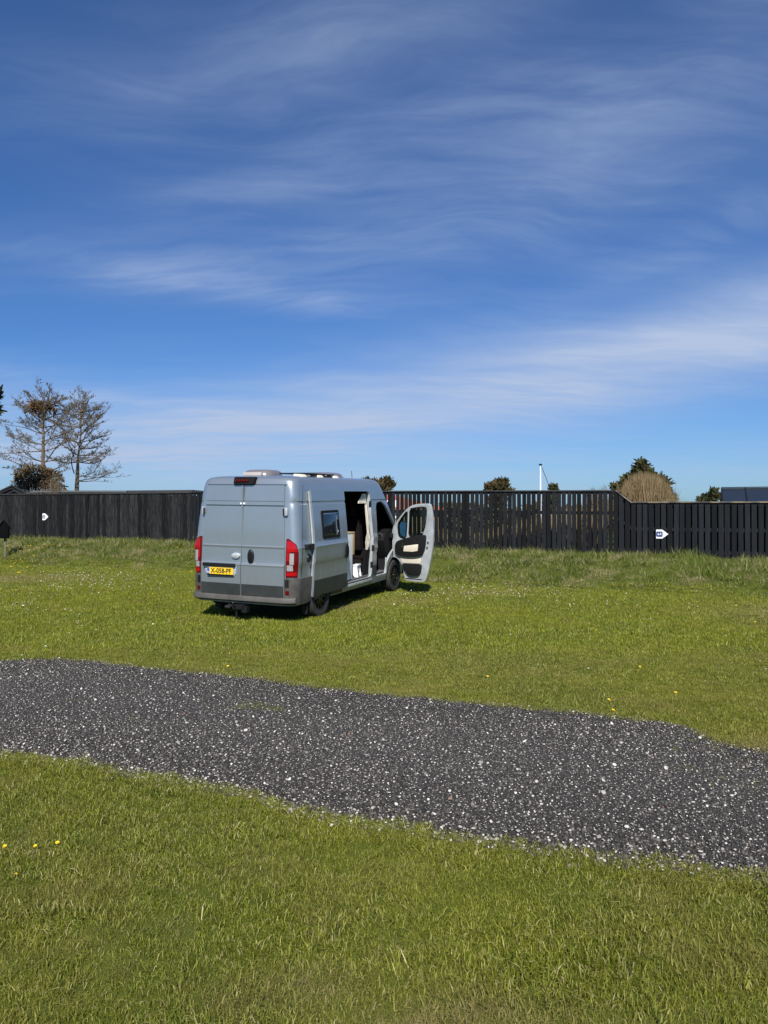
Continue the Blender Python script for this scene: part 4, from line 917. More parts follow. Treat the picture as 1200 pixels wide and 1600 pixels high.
sheet([PX(*p) for p in [(238, 1070), (592, 1070), (588, 1100), (578, 1186), (290, 1192)]], [], FDR(.012), .014, 'lower_panel', cream, door, bevel=.002)
sheet(roundp([PX(*p) for p in [(288, 1190), (600, 1192), (600, 1240), (585, 1345), (545, 1375), (420, 1382), (375, 1350), (325, 1280)]], 1), [], FDR(.055), .058, 'door_pocket', blackp, door, bevel=.010)
for (a, c) in (((415, 870), (560, 860)), ):
    p0, p1 = FDR(.085)(*PX(310, 950))[0], FDR(.085)(*PX(318, 860))[0]; m = MB(); m.tube([p0, p1], .010, 6); m.build('inner_handle', chrome, door)
p0 = FDR(.02)(*PX(607, 700))[0]; m = MB(); m.tube([p0 - Vector((.02, 0, 0)), p0 + Vector((.02, 0, 0))], .016, 8); m.build('lock_pin', chrome, door)
for q in ((692, 850), (680, 930)):
    p0 = FDR(.012)(*PX(*q))[0]; m = MB(); m.box(p0.x - .014, p0.x + .014, p0.y - .01, p0.y + .01, p0.z - .018, p0.z + .018); m.build('door_latch', blackp, door)
sheet([PX(*p) for p in [(345, 1425), (600, 1428), (590, 1440), (345, 1437)]], [], FDR(.006), .008, 'door_seal', rubber, door)
for z in (.86, 1.24):
    m = MB(); m.box(HX - .045, HX + .035, HY - .05, HY + .05, z - .05, z + .05); m.build('hinge', blackp, door, bevel=.006)
# wing mirror outside the open door, seen through the quarter glass
MRR = Matrix.Rotation(R(22), 3, 'Z') @ Matrix.Rotation(R(-7), 3, 'X')
mc = FDR(-.26)(*PX(175, 690))[0]
mm = MB(); mm.prism(rrect(-.125, .125, -.20, .20, .06), 'y', -.02, .07); mm.v = [tuple(MRR @ Vector(v) + mc) for v in mm.v]; mi = mm.build('wing_mirror', blackp, door, bevel=.02, seg=3)
mm = MB(); mm.prism(rrect(-.105, .105, -.18, .18, .05), 'y', -.027, -.0215); mm.v = [tuple(MRR @ Vector(v) + mc) for v in mm.v]; mm.build('mirror_pane', mirrorm, door)
m = MB(); m.box(mc.x - .05, mc.x + .05, HY + .04, mc.y + .02, mc.z - .17, mc.z - .11); m.build('mirror_arm', blackp, door, bevel=.01)

# white folding step stool inside the sliding door
st = empty('step_stool'); st.matrix_world = VAN @ Matrix.Translation((.74, 2.70, .527)) @ Matrix.Rotation(R(8), 4, 'Z'); tag(st, 'small white step stool standing inside the open sliding door', 'stool')
stm = pbr('white_stool_plastic', (.78, .79, .80), .4)
m = MB(); m.box(-.19, .19, -.12, .12, .215, .245); m.build('seat', stm, st, bevel=.01)
for sy_ in (-1, 1):
    pts = [(-.20, 0), (-.17, .215), (.17, .215), (.20, 0), (.13, 0)] + [(.10 * math.cos(t), .10 * math.sin(t) + .02) for t in lin(0.1, math.pi - .1, 8)] + [(-.13, 0)]
    m = MB(); m.prism(pts, 'y', sy_ * .10 - .012, sy_ * .10 + .012); m.build('leg', stm, st, bevel=.003, seg=1)
for sx_ in (-1, 1):
    pts = [(-.13, 0), (-.11, .212), (.11, .212), (.13, 0), (.08, 0)] + [(.06 * math.cos(t), .12 * math.sin(t) + .02) for t in lin(0.1, math.pi - .1, 8)] + [(-.08, 0)]
    m = MB(); m.prism(pts, 'x', sx_ * .165 - .01, sx_ * .165 + .01); m.build('side_panel', stm, st, bevel=.003, seg=1)

# ------------------------------------------------------------------ trees and shrubs behind the fence
bark = vary(pbr('brown_bark', (.10, .072, .048), .9), 5, .8, (.16, .125, .085), .6, 20, .03)
twigm = vary(pbr('grey_brown_twigs', (.13, .098, .062), .9), 2, .8, (.20, .165, .12), coords='World')
def tubes_np(segs, name, mat, parent, k=3, midx=None):
    """segs: list of (p0, p1, r0, r1) -> one mesh of thin tapering prisms"""
    P0 = np.array([s[0] for s in segs]); P1 = np.array([s[1] for s in segs]); r0 = np.array([s[2] for s in segs])[:, None]; r1 = np.array([s[3] for s in segs])[:, None]
    d = P1 - P0; d /= np.linalg.norm(d, axis=1, keepdims=True) + 1e-9
    up = np.where(np.abs(d[:, 2:3]) > .9, np.array([[1., 0, 0]]), np.array([[0, 0, 1.]])); a = np.cross(d, up); a /= np.linalg.norm(a, axis=1, keepdims=True) + 1e-9; b_ = np.cross(d, a)
    N = len(segs); V = np.zeros((N, 2 * k, 3))
    for j in range(k):
        t = 2 * math.pi * j / k; o = a * math.cos(t) + b_ * math.sin(t); V[:, j] = P0 + o * r0; V[:, k + j] = P1 + o * r1
    base = (np.arange(N) * 2 * k)[:, None]; F = np.concatenate([base + np.array([[j, (j + 1) % k, k + (j + 1) % k, k + j]]) for j in range(k)], 0)
    me = bpy.data.meshes.new(name); me.from_pydata(V.reshape(-1, 3).tolist(), [], F.tolist()); me.materials.append(mat); me.polygons.foreach_set('use_smooth', [True] * len(me.polygons))
    return link(bpy.data.objects.new(name, me), parent)
def leafcards(pts, size, name, mat, parent, seed=0, stretch=1.0, updown=0.0):
    r = np.random.default_rng(seed); n_ = len(pts); P = np.array(pts)
    a = r.normal(size=(n_, 3)); a[:, 2] += updown; a /= np.linalg.norm(a, axis=1, keepdims=True); c = np.cross(a, r.normal(size=(n_, 3))); c /= np.linalg.norm(c, axis=1, keepdims=True)
    s = (size * r.uniform(.5, 1.4, n_))[:, None]
    V = np.stack([P - c * s * .5, P + a * s * stretch * .5 - c * 0, P + c * s * .5, P + a * s * stretch], 1)
    V[:, 0] = P - c * s * .35; V[:, 1] = P + c * s * .35; V[:, 2] = P + a * s * stretch + c * s * .12; V[:, 3] = P + a * s * stretch - c * s * .12
    F = (np.arange(n_) * 4)[:, None] + np.arange(4)[None]
    me = bpy.data.meshes.new(name); me.from_pydata(V.reshape(-1, 3).tolist(), [], F.tolist()); me.materials.append(mat)
    return link(bpy.data.objects.new(name, me), parent)
def leaf_mat(name, c1, c2, c3):
    m = bpy.data.materials.new(name); m.use_nodes = True; m.node_tree.nodes.clear(); b = NB(m.node_tree)
    pos = b.n('ShaderNodeNewGeometry').outputs['Position']; ri = b.n('ShaderNodeNewGeometry').outputs['Random Per Island']
    c = b.mix(ri, c1, c2); c = b.mix(b.n('ShaderNodeMapRange', ins={0: b.noise(pos, 1.6, 3), 1: .45, 2: .65, 3: 0, 4: .8}).outputs[0], c, c3)
    df = b.n('ShaderNodeBsdfDiffuse', ins={0: c}); tl = b.n('ShaderNodeBsdfTranslucent', ins={0: c}); a = b.n('ShaderNodeMixShader', ins={0: .25, 1: df.outputs[0], 2: tl.outputs[0]})
    b.link(a.outputs[0], b.n('ShaderNodeOutputMaterial').inputs[0]); return m
evergreen = leaf_mat('evergreen_needles', (.035, .045, .018), (.075, .080, .035), (.11, .095, .045))
evergreen2 = leaf_mat('brown_tinged_foliage', (.05, .05, .022), (.10, .085, .04), (.14, .095, .045))
olive = leaf_mat('olive_brown_growth', (.085, .065, .035), (.15, .11, .062), (.20, .14, .085))
reedm = leaf_mat('dry_reed_stems', (.30, .22, .12), (.40, .31, .18), (.24, .17, .09))
budm = leaf_mat('twig_buds', (.13, .10, .06), (.20, .165, .11), (.10, .085, .055))

def V3(*a): return np.array(a, float)
def grow(segs, buds, p, d, L, r, lvl, rg, flat, kids, up):
    """one branch of nseg segments with side branches"""
    n_ = 5 if lvl < 2 else 3; st = L / n_; q = p.copy(); dd = d / np.linalg.norm(d)
    for i in range(n_):
        j = rg.normal(0, .16, 3); j[2] *= flat; dd = dd + j; dd[2] += up[lvl] * .25; dd /= np.linalg.norm(dd)
        q2 = q + dd * st; t = i / n_; ra = r * (1 - .75 * t); rb = r * (1 - .75 * (t + 1 / n_))
        segs[lvl].append((q, q2, ra, rb))
        if lvl < 3:
            for _ in range(kids[lvl]):
                if i == 0 and lvl < 2 and rg.random() < .8: continue
                if rg.random() < .12: continue
                s = rg.random(); bp_ = q + (q2 - q) * s
                side = np.cross(dd, V3(0, 0, 1)); side /= np.linalg.norm(side) + 1e-6; sg = rg.choice([-1, 1])
                nd = dd * rg.uniform(.5, 1.0) + side * sg * rg.uniform(.5, 1.1) + V3(0, 0, rg.uniform(-.15, .45))
                grow(segs, buds, bp_, nd, L * rg.uniform(.28, .5) * (1 - .3 * t), max(rb * .45, .0048), lvl + 1, rg, flat, kids, up)
        else: buds.append(q2)
        q = q2
def bare_tree(base, axis, limbs, seed, label, r0, kids=(2, 2, 1), nest=None):
    rg = np.random.default_rng(seed); o = empty('bare_pine_tree', base); tag(o, label, 'tree')
    m = MB(); m.tube([Vector(p) for p, _ in axis], [r for _, r in axis], 10); m.build('trunk', bark, o, smooth=True)
    segs = [[], [], [], []]; buds = []
    for (p, d, L, r) in limbs: grow(segs, buds, V3(*p), V3(*d), L, r, 0, rg, .8, kids, (.25, .15, .25, .4))
    tubes_np(segs[0], 'limbs', bark, o, 6)
    if segs[1] or segs[2] or segs[3]: tubes_np(segs[1] + segs[2] + segs[3], 'crown', twigm, o, 3)
    leafcards(buds[::2], .045, 'buds', budm, o, seed, 1.3, .6)
    return o
# left pine, D = 38
def tp(u, v, D, base, dy=0): p = pix(u, v, D); return (p.x - base[0], dy, p.z - base[2])
D = 38; b1 = pix(68, 0, D); b1 = (b1.x, D, .5)
ax = [(tp(69, 842, D, b1), 0.143), (tp(69, 760, D, b1), 0.110), (tp(67, 720, D, b1), 0.094), (tp(68, 680, D, b1), 0.066), (tp(66, 655, D, b1), 0.050), (tp(72, 635, D, b1), 0.028), (tp(76, 615, D, b1), 0.011)]
lm = []
rg = np.random.default_rng(3)
for (v, ul, L) in ((748, 12, 2.2), (735, 8, 2.3), (722, 4, 2.4), (705, 2, 2.3), (695, 6, 2.2), (678, 12, 1.9), (668, 18, 1.8), (655, 28, 1.6), (640, 36, 1.4)):
    for sg in (-1, 1):
        for dy in (-.6, .5):
            if sg > 0 and rg.random() < .45: continue
            lm.append((tp(68, v, D, b1), (sg, dy, .08 if v > 680 else .45), L * rg.uniform(.75, 1.05), .034))
for (u, v, dx, dz, L) in ((67, 700, .55, .9, 2.7), (67, 690, .8, .65, 2.6), (67, 672, .35, 1, 2.1), (67, 672, -.5, .95, 2.0), (68, 665, .1, 1, 1.9), (67, 660, -.8, .7, 1.8), (68, 725, .7, .5, 2.4), (74, 640, .3, 1, 1.2), (70, 650, -.15, 1, 1.6)):
    lm.append((tp(u, v, D, b1), (dx, rg.uniform(-.4, .4), dz), L, .036))
t1 = bare_tree(b1, ax, lm, 11, 'taller bare pine with a dark nest like clump near its top, left of its twin', .2)
pn = [np.array(tp(64, 637, D, b1)) + rg.normal(0, 1, 3) * V3(.30, .25, .17) for _ in range(420)]
leafcards(pn, .14, 'twig_nest', leaf_mat('rusty_dead_needles', (.12, .065, .03), (.18, .11, .06), (.09, .05, .025)), t1, 5, 1.4)['kind'] = 'stuff'
D = 41; b2 = pix(120, 0, D); b2 = (b2.x, D, .5)
ax = [(tp(120, 842, D, b2), 0.149), (tp(120, 765, D, b2), 0.121), (tp(121, 738, D, b2), 0.099), (tp(122, 715, D, b2), 0.061), (tp(125, 690, D, b2), 0.050), (tp(127, 665, D, b2), 0.033), (tp(125, 640, D, b2), 0.019), (tp(123, 615, D, b2), 0.008)]
lm = []
for (v, L) in ((752, 2.7), (745, 2.4), (722, 1.9), (712, 1.8), (702, 1.9), (692, 2.0), (680, 2.1), (668, 1.9), (655, 1.6), (645, 1.3)):
    for sg in (-1, 1):
        for dy in (-.6, .6):
            if sg < 0 and v > 700 and rg.random() < .6: continue
            lm.append((tp(123 if v < 735 else 120, v, D, b2), (sg, dy, -.02 if v > 700 else .35), L * rg.uniform(.8, 1.1), .034))
for (u, v, dx, dz, L) in ((116, 715, -.45, 1, 2.3), (117, 700, -.6, .9, 2.2), (116, 740, -.25, 1, 2.2), (124, 700, .5, .9, 2.3), (126, 680, .7, .8, 2.2), (125, 670, -.3, 1, 1.9), (125, 665, .3, 1, 1.9), (124, 650, .5, .9, 1.3), (124, 645, -.5, .9, 1.3)):
    lm.append((tp(u, v, D, b2), (dx, rg.uniform(-.4, .4), dz), L, .036))
bare_tree(b2, ax, lm, 12, 'bare pine to the right of its twin with long low side branches', .2)

def crown_points(n, blobs, rg):
    """points spread over lumpy ellipsoids (cx, cz, rx, rz, ry)"""
    out = []; w = np.array([b_[2] * b_[3] for b_ in blobs]); w = w / w.sum()
    for i in rg.choice(len(blobs), n, p=w):
        cx, cz, rx, rz, ry = blobs[i]; v = rg.normal(size=3); v /= np.linalg.norm(v); k = rg.uniform(.45, 1.08) ** .6
        out.append((cx + v[0] * rx * k, v[1] * ry * k, cz + v[2] * rz * k))
    return out
def shrub(name, D, u0, blobs_px, n, size, mat, label, cat, seed, trunk=True, stretch=1.4, updown=.6, group=None, stemmat=None):
    b0 = pix(u0, 800, D); base = (b0.x, D, .5); o = empty(name, base); tag(o, label, cat, group); rg = np.random.default_rng(seed); s = D / FPX
    bl = [((u - u0) * s, CAM_H - (v - 800) * s - .5, ru * s, rv * s, max(ru, rv) * s * .8) for (u, v, ru, rv) in blobs_px]
    leafcards(crown_points(n, bl, rg), size, 'crown', mat, o, seed, stretch, updown)
    if trunk:
        sg = []; 
        for (cx, cz, rx, rz, ry) in bl:
            p0 = V3(rg.normal(0, .05), 0, -.1); p1 = V3(cx * .5, rg.normal(0, .1), cz * .55); p2 = V3(cx, rg.normal(0, .2), cz + rz * .5); sg += [(p0, p1, .07, .045), (p1, p2, .045, .012)]
            for _ in range(6):
                e = V3(cx, 0, cz) + rg.normal(0, 1, 3) * V3(rx, ry, rz) * .6; sg.append((p1 + (p2 - p1) * rg.random(), e, .02, .006))
        tubes_np(sg, 'trunk', stemmat or bark, o, 5)
    return o
shrub('evergreen_bush', 34, 60, [(55, 745, 32, 18), (40, 750, 18, 14), (78, 750, 20, 16), (60, 765, 42, 14)], 3600, .10, olive, 'dense olive brown bush at the foot of the tall bare pine', 'bush', 21, stretch=1.2)
def twig_bush(D, u0, blobs_px, n, label, seed, r=.006):
    b0 = pix(u0, 800, D); o = empty('bare_bush', (b0.x, D, .5)); tag(o, label, 'bush'); rg = np.random.default_rng(seed); s = D / FPX; sg = []
    for (u, v, ru, rv) in blobs_px:
        cx, ct = (u - u0) * s, CAM_H - (v - rv - 800) * s - .5
        for _ in range(n):
            a = rg.uniform(-1, 1); x0 = cx + a * ru * s * .35; h = ct * (1 - .45 * abs(a) ** 2) * rg.uniform(.75, 1.0); y0 = rg.normal(0, .25)
            p = V3(x0, y0, 0); q = V3(x0 + a * ru * s * .4, y0, h * .6); t = V3(cx + a * ru * s * 1.05 + rg.normal(0, .06), y0 + rg.normal(0, .2), h)
            sg += [(p, q, r * 1.6, r), (q, t, r, r * .5)]
            for _k in range(3):
                f = q + (t - q) * rg.random(); sg.append((f, f + V3(rg.normal(0, .14), rg.normal(0, .1), abs(rg.normal(.12, .08))), r * .6, r * .4))
    tubes_np(sg, 'stems', twigm, o, 3); return o
twig_bush(32.5, 75, [(60, 768, 45, 10), (88, 757, 18, 16), (30, 766, 20, 9)], 160, 'pale twiggy bush just above the fence below the two bare pines', 22)
shrub('pine_tree', 30, -18, [(-12, 615, 14, 10), (-14, 640, 15, 11), (-22, 665, 14, 14), (-40, 640, 12, 20)], 2600, .14, evergreen, 'dark pine whose branch tips just reach in at the left edge', 'tree', 23)
shrub('pine_tree', 46, 588, [(565, 757, 5, 5), (573, 752, 5, 4), (583, 756, 7, 6), (599, 757, 10, 8), (606, 752, 6, 5), (613, 758, 6, 4), (590, 764, 18, 6), (590, 790, 16, 16)], 2600, .15, evergreen2, 'windswept pine crown peeping over the red roof behind the van', 'tree', 24, stretch=1.6, updown=.9)
shrub('pine_tree', 48, 777, [(777, 762, 16, 8), (785, 755, 9, 6), (770, 764, 12, 6), (795, 769, 8, 4), (777, 785, 12, 14)], 2600, .20, evergreen2, 'round brown green tree top left of the flagpole', 'tree', 25)
shrub('pine_tree', 60, 864, [(864, 761, 5, 3), (864, 768, 7, 4), (864, 785, 5, 14)], 700, .22, evergreen, 'tiny dark tree top just right of the flagpole', 'tree', 26)
twig_bush(50, 933, [(925, 763, 14, 5), (943, 761, 14, 6), (935, 768, 24, 5)], 160, 'sparse grey bush top between the flagpole and the reed clump', 27, .008)
shrub('pine_tree', 50, 962, [(961, 760, 6, 4), (966, 768, 9, 5), (962, 785, 6, 14)], 600, .2, evergreen, 'small dark tree top at the end of the tall fence', 'tree', 28)
shrub('spruce_tree', 31, 1005, [(1003, 732, 7, 11), (1003, 745, 18, 10), (992, 755, 22, 10), (1020, 752, 18, 8), (1036, 758, 9, 9), (975, 762, 9, 6), (1038, 772, 7, 10), (1005, 775, 30, 16)], 5200, .17, evergreen, 'dark spruce rising behind the tan reed clump', 'tree', 29, stretch=1.5, updown=.5)
shrub('spruce_tree', 44, 1112, [(1116, 770, 6, 6), (1112, 777, 13, 6), (1102, 782, 12, 4), (1112, 795, 12, 12)], 1500, .16, evergreen, 'little spruce beside the black metal roof', 'tree', 30, stretch=1.5)
shrub('spruce_tree', 45, 1050, [(1052, 780, 4, 5), (1051, 790, 5, 6)], 350, .16, evergreen, 'very small spruce tip right of the tan reed clump', 'tree', 31)
# tan reed clump
D = 26; b0 = pix(1008, 800, D); rg = np.random.default_rng(33); o = empty('reed_clump', (b0.x, D, .5)); tag(o, 'tall clump of dry tan reeds behind the sloped fence end', 'reeds', None)
sg = []
for _ in range(3600):
    a = rg.uniform(-1, 1); x0 = a * .55 + rg.normal(0, .1); y0 = rg.normal(0, .35); hgt = (2.75 - 1.0 * abs(a) ** 2.2) * rg.uniform(.72, 1.0)
    x1 = x0 + a * .45 + rg.normal(0, .12); sg.append((V3(x0, y0, 0), V3((x0 + x1) / 2 - a * .03, y0, hgt * .6), .008, .007)); sg.append((V3((x0 + x1) / 2 - a * .03, y0, hgt * .6), V3(x1, y0 + rg.normal(0, .1), hgt), .007, .002))
ob = tubes_np(sg, 'reed_stems', reedm, o, 3); ob['kind'] = 'stuff'
# hedge and dry growth far behind the slats
hedge_m = leaf_mat('hedge_growth', (.05, .055, .022), (.12, .10, .05), (.17, .14, .07))
D = 42; rg = np.random.default_rng(44); pts = []
for _ in range(16000):
    x = rg.uniform(-20, 19); hh = 1.55 + .5 * noise.noise(Vector((x * .35, 2, 0))) + .15 * noise.noise(Vector((x * 2, 2, 0))); pts.append((x, D + rg.normal(0, .5), .5 + hh * rg.random() ** .7))
ob = leafcards(pts, .20, 'hedge', hedge_m, None, 6, 1.5, .4); tag(ob, 'far hedge of brown green growth seen through the slats', 'hedge', kind='stuff')

rg = np.random.default_rng(45); sg = []
for _ in range(5200):
    x = rg.uniform(-5, 6.3) if rg.random() < .65 else rg.uniform(3.6, 6.4); y = lerp(FEN, x) + rg.uniform(1.0, 3.2); hh = (.55 + .9 * max(0, (x - 3.2) / 3)) * rg.uniform(.5, 1.1); z = ground_h(x, y)
    sg.append((V3(x, y, z), V3(x + rg.normal(0, .08), y, z + hh), .009, .003))
ob = tubes_np(sg, 'dry_growth', reedm, None, 3); tag(ob, 'dry tan stalks growing just behind the tall slat fence', kind='stuff')

# flagpole
D = 30; bp_ = pix(844.5, 800, D); tz_ = pix(0, 727, D).z; o = empty('flagpole', (bp_.x, D, .5)); tag(o, 'slim white flagpole with a loose line blown to the right', 'flagpole')
m = MB(); m.tube([(0, 0, 0), (0, 0, tz_ - .5)], [.050, .028], 10); m.build('pole', pbr('white_lacquer', (.85, .86, .86), .35), o, smooth=True)
m = MB(); m.lathe([(0, .001), (.005, .07), (.04, .075), (.06, .03), (.07, .001)], 12, 'z', (0, 0, tz_ - .5)); m.build('finial', blackp, o, smooth=True)
q = pix(858.5, 762, D + .0); m = MB(); z1 = tz_ - .5; m.tube([(0.02, 0, z1 - .02), ((q.x - bp_.x) * .55, 0, z1 - .45), (q.x - bp_.x, 0, q.z - .5), (q.x - bp_.x + .05, 0, 1.0), (.05, 0, .8)], .0115, 5); m.build('halyard', blackp, o)

# ------------------------------------------------------------------ buildings behind
roofblack = vary(pbr('black_roof_felt', (.018, .019, .021), .55), 3, .6, (.035, .036, .038))
roofmetal = vary(pbr('dark_blue_metal_roof', (.020, .027, .036), .35, .3), 1.5, .6, (.028, .034, .042))
wallblack = vary(pbr('black_timber_wall', (.015, .016, .018), .7), 5, .6, (.03, .03, .03), stretch=(8, 8, .5))
tile_m = vary(pbr('red_roof_tile', (.36, .12, .07), .8), 3, .7, (.26, .09, .055), coords='World')
# left long low black shed
D = 33; a = pix(-14, 800, D); c = pix(297, 800, 31.5); zt = pix(0, 765.5, 32).z
o = empty('black_shed', (a.x, D, .5)); tag(o, 'long low black shed with a flat roof behind the left fence', 'shed')
L = c.x - a.x
m = MB(); m.box(.2, L - .2, .2, 3.2, 0, zt - .72); m.build('wall', wallblack, o)
m = MB(); m.add([(0, 0, zt - .70), (L, -1.2, zt - .64), (L, 3.4, zt - .60), (0, 4.2, zt - .66), (0, 0, zt - .56), (L, -1.2, zt - .50), (L, 3.4, zt - .46), (0, 4.2, zt - .52)], [(0, 3, 2, 1), (4, 5, 6, 7), (0, 1, 5, 4), (1, 2, 6, 5), (2, 3, 7, 6), (3, 0, 4, 7)]); m.build('roof', roofblack, o, bevel=.01)
m = MB(); x0 = pix(211, 0, D).x - a.x; m.tube([(.4, -.08, zt - .60), (x0 * .5, -.5, zt - .57), (x0, -1.0, zt - .585)], .06, 8); m.build('gutter', pbr('grey_gutter', (.12, .125, .13), .35, .3), o, smooth=True)
# small gable left
D = 30; g = pix(18, 757.5, D); gl_ = pix(-14, 772, D); gr = pix(28, 770, D)
o = empty('small_gable_house', (g.x, D, .5), R(27)); tag(o, 'small dark gabled roof poking over the fence at the far left', 'house')
zg = g.z - .5; zl_ = gl_.z - .5; hw = 1.1; m = MB(); m.prism([(-hw, 0), (hw, 0), (hw, zl_ - .25), (0, zg - .12), (-hw, zl_ - .25)], 'y', .15, 3); m.build('wall', wallblack, o)
m = MB(); m.prism([(-hw * 1.25, zl_ - .42), (0, zg - .05), (hw * 1.25, zl_ - .42), (hw * 1.25, zl_ - .35), (0, zg), (-hw * 1.25, zl_ - .35)], 'y', 0, 3.2); m.build('roof', roofblack, o)
m = MB(); m.prism([(-hw * 1.1, zl_ - .30), (0, zg - .10), (hw * 1.1, zl_ - .30), (hw * 1.1, zl_ - .38), (0, zg - .18), (-hw * 1.1, zl_ - .38)], 'y', -.03, -.003); m.build('bargeboard', blackp, o)
# red tiled house behind the van
D = 40; r0 = pix(560, 763.5, D); r1 = pix(583, 764, D); e1 = pix(700, 797, D); o = empty('red_roofed_house', (r1.x, D, .5)); tag(o, 'house with a red tiled roof showing through the fence slats behind the van', 'house')
zr, ze = r1.z - .5, e1.z - .5; xr = e1.x - r1.x; xl = -9.0; dpt = 3.2
m = MB(); m.box(xl + .5, xr - .5, .4 - 0, 2 * dpt - .4, 0, ze + .02); m.build('wall', pbr('yellow_brick_wall', (.30, .22, .13), .85), o)
rt = MB(); rt.add([(xl, 0, ze), (xr, 0, ze), (xr, 2 * dpt, ze), (xl, 2 * dpt, ze), (xl + 2, dpt, zr), (0, dpt, zr)], [(0, 1, 5, 4), (1, 2, 5), (2, 3, 4, 5), (3, 0, 4), (3, 2, 1, 0)]); rf = rt.build('roof', tile_m, o)
m = MB()
for i in range(16):
    t = (i + .5) / 16; x0 = xl + 2 * t; x1 = xr - xr * t; yy = dpt * t; zz = ze + (zr - ze) * t
    m.add([(x0, yy - .10, zz - .045), (x1, yy - .10, zz - .045), (x1, yy + .10, zz + .10), (x0, yy + .10, zz + .10), (x0, yy - .10, zz + .0), (x1, yy - .10, zz + .0)], [(4, 5, 2, 3), (0, 1, 5, 4)])
m.build('tile_courses', tile_m, rf)
m = MB(); 
for xx in (-7, -4.5, -2, .3, 2.2): m.box(xx, xx + .9, .36, .39, .9, ze - .2)
for i, xx in enumerate((-7, -4.5, -2, .3)): 
    w_ = MB().box(xx, xx + 1.0, .34, .395, .9, 1.9).build('window', signw, o); MB().box(xx + .08, xx + .92, .325, .338, .98, 1.82).build('pane', darkglass, w_)
# black metal roofed house on the right
D = 27.7; p0 = pix(1128, 763, D); o = empty('black_house', (p0.x - .77, D - 1.73, .4), R(-24)); tag(o, 'house with a dark standing seam metal roof at the right edge', 'house')
zr = p0.z - .4; ze = 1.62; L = 9; dz_ = zr - ze; dp = 1.9
m = MB(); m.box(.25, L, .3, 2 * dp - .3, 0, ze + .05); m.prism([(.3, ze), (2 * dp - .3, ze), (dp, zr - .12)], 'x', .25, .4); m.build('wall', wallblack, o)
rf = MB().prism([(-.1, ze - .06), (dp, zr - .05), (2 * dp + .1, ze - .06), (2 * dp + .1, ze + .0), (dp, zr), (-.1, ze)], 'x', 0, L).build('roof', roofmetal, o)
x = .78 - .02
for i in range(10):
    xx = .0 + i * .80
    if xx > L: break
    MB().prism([(-.1, ze), (dp, zr), (dp, zr + .045), (-.1, ze + .045)], 'x', xx - .018, xx + .018).build('seam', blackp, rf)
MB().prism([(-.14, ze - .10), (dp, zr - .05), (2 * dp + .14, ze - .10), (2 * dp + .14, ze + .03), (dp, zr + .04), (-.14, ze + .03)], 'x', -.03, -.003).build('bargeboard', blackp, o)
MB().box(-.03, L, dp - .07, dp + .07, zr + .01, zr + .045).build('ridge_cap', roofmetal, rf)

# ------------------------------------------------------------------ flowers
daisym = pbr('daisy_petals', (.85, .85, .80), .6); dandm = pbr('dandelion_yellow', (.85, .62, .02), .6); stemm = pbr('flower_stem', (.10, .16, .03), .6)
def disc_variant(r, h, k=7, dome_=.3):
    V = [(0, 0, h + r * dome_)] + [(r * math.cos(2 * math.pi * j / k), r * math.sin(2 * math.pi * j / k), h) for j in range(k)]; F = [(0, j + 1, (j + 1) % k + 1) for j in range(k)]
    return V, F, [0] * len(V)
dv = [disc_variant(.013, .055), disc_variant(.010, .06), disc_variant(.014, .05)]
def cluster(u, v, su, sv, n):
    out = []
    for _ in range(n):
        a, c = rnd.gauss(u, su), rnd.gauss(v, sv)
        if c > 872: out.append(ground_hit(a, c, .05, 6))
    return out
P = cluster(140, 900, 60, 10, 330) + cluster(60, 915, 50, 10, 60) + cluster(260, 905, 40, 14, 40) + cluster(760, 922, 90, 7, 220) + cluster(1000, 940, 120, 18, 60) + cluster(640, 935, 40, 8, 40) + cluster(150, 960, 130, 25, 30) + cluster(900, 1000, 200, 40, 14) + cluster(30, 945, 30, 6, 40)
P = [p for p in P if not under_van(*p) and not in_gravel(*p)]
r_, s_ = rot_scale(len(P), .2, .6, 1.15)
scatter('daisies', dv, z_of(P), r_, s_, daisym, 'white daisies dotted over the lawn and the foot of the bank')
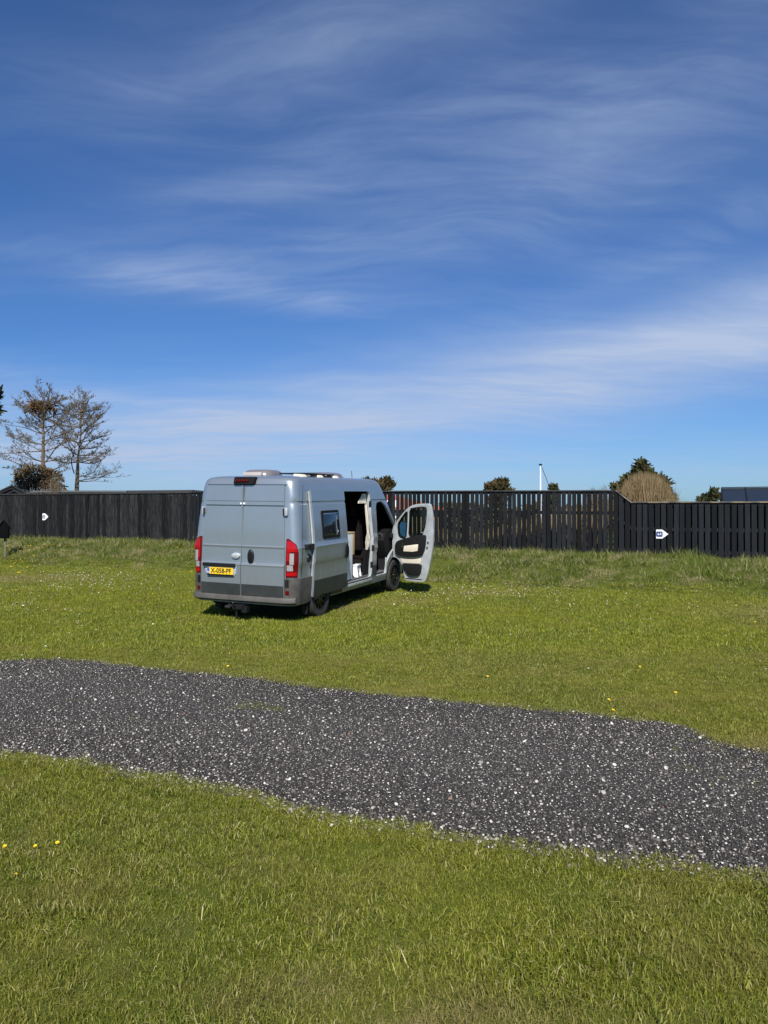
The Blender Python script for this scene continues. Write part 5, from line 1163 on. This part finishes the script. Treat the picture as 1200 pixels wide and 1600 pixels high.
def dandelion(x, y, size, label, group, lean=.35):
    o = empty('dandelion', (x, y, ground_h(x, y)), rnd.uniform(0, 6)); tag(o, label, 'flower', group)
    key = 'd'
    if key not in _slats:
        m = MB(); rg2 = random.Random(4)
        for ring_, rr_, nn_ in ((0, .022, 16), (1, .016, 12), (2, .009, 8)):
            for j in range(nn_):
                a = 2 * math.pi * (j + .3 * ring_) / nn_ + rg2.uniform(-.1, .1); w_ = .0032; ca, sa = math.cos(a), math.sin(a); z = .052 + ring_ * .003
                m.add([(0, 0, .050), (rr_ * ca - w_ * sa, rr_ * sa + w_ * ca, z + .004), (rr_ * ca + w_ * sa, rr_ * sa - w_ * ca, z + .004)], [(0, 2, 1)])
        h = m.build('flower_head', dandm, None, fixn=False); s_ = MB().tube([(0, 0, -.01), (.004, 0, .03), (0, 0, .051)], .0018, 5).build('stem', stemm, None)
        _slats['d'] = (h.data, s_.data); bpy.data.objects.remove(h); bpy.data.objects.remove(s_)
    for nm, me_ in zip(('flower_head', 'stem'), _slats['d']):
        c_ = link(bpy.data.objects.new(nm, me_), o)
    o.scale = (size,) * 3; o.rotation_euler = (lean, rnd.uniform(-.2, .2), 0); return o
for (u, v, lab) in ((8, 1313, 'yellow dandelion at the very left edge of the near lawn'), (57, 1313, 'middle one of the three yellow dandelions in the near lawn'), (90, 1308, 'rightmost of the three yellow dandelions in the near lawn'), (27, 1353, 'half closed dandelion below the three open ones')):
    x, y = on_ground(u, v, .05); dandelion(x, y, .48 if v < 1350 else .3, lab, None)
for (u, v) in ((761, 1053), (1000, 1037), (950, 1089), (356, 1036), (239, 928), (26, 923), (3, 921), (930, 978), (1128, 977), (984, 957), (890, 944), (1055, 1078), (957, 1105), (700, 947), (1150, 943), (1180, 965)):
    x, y = on_ground(u, v, .05); dandelion(x, y, .55 + .014 * y, 'single yellow dandelion out on the mown lawn', 'dandelions on the mown lawn')
for (u, v) in ((16, 858), (45, 852), (49, 852), (46, 858), (61, 850), (62, 856), (68, 855), (74, 853), (76, 851), (80, 850), (84, 850), (24, 860), (32, 860), (53, 867), (19, 871), (40, 871), (33, 874), (36, 876), (23, 879), (55, 845), (117, 848), (103, 852), (208, 848), (278, 854), (18, 884), (28, 893), (31, 893), (43, 885), (300, 892), (12, 852), (8, 868)):
    x, y = ground_hit(u, v, .08, 16); dandelion(x, y, 1.15, 'bright yellow dandelion on the grassy bank at the left', 'dandelions on the left bank')
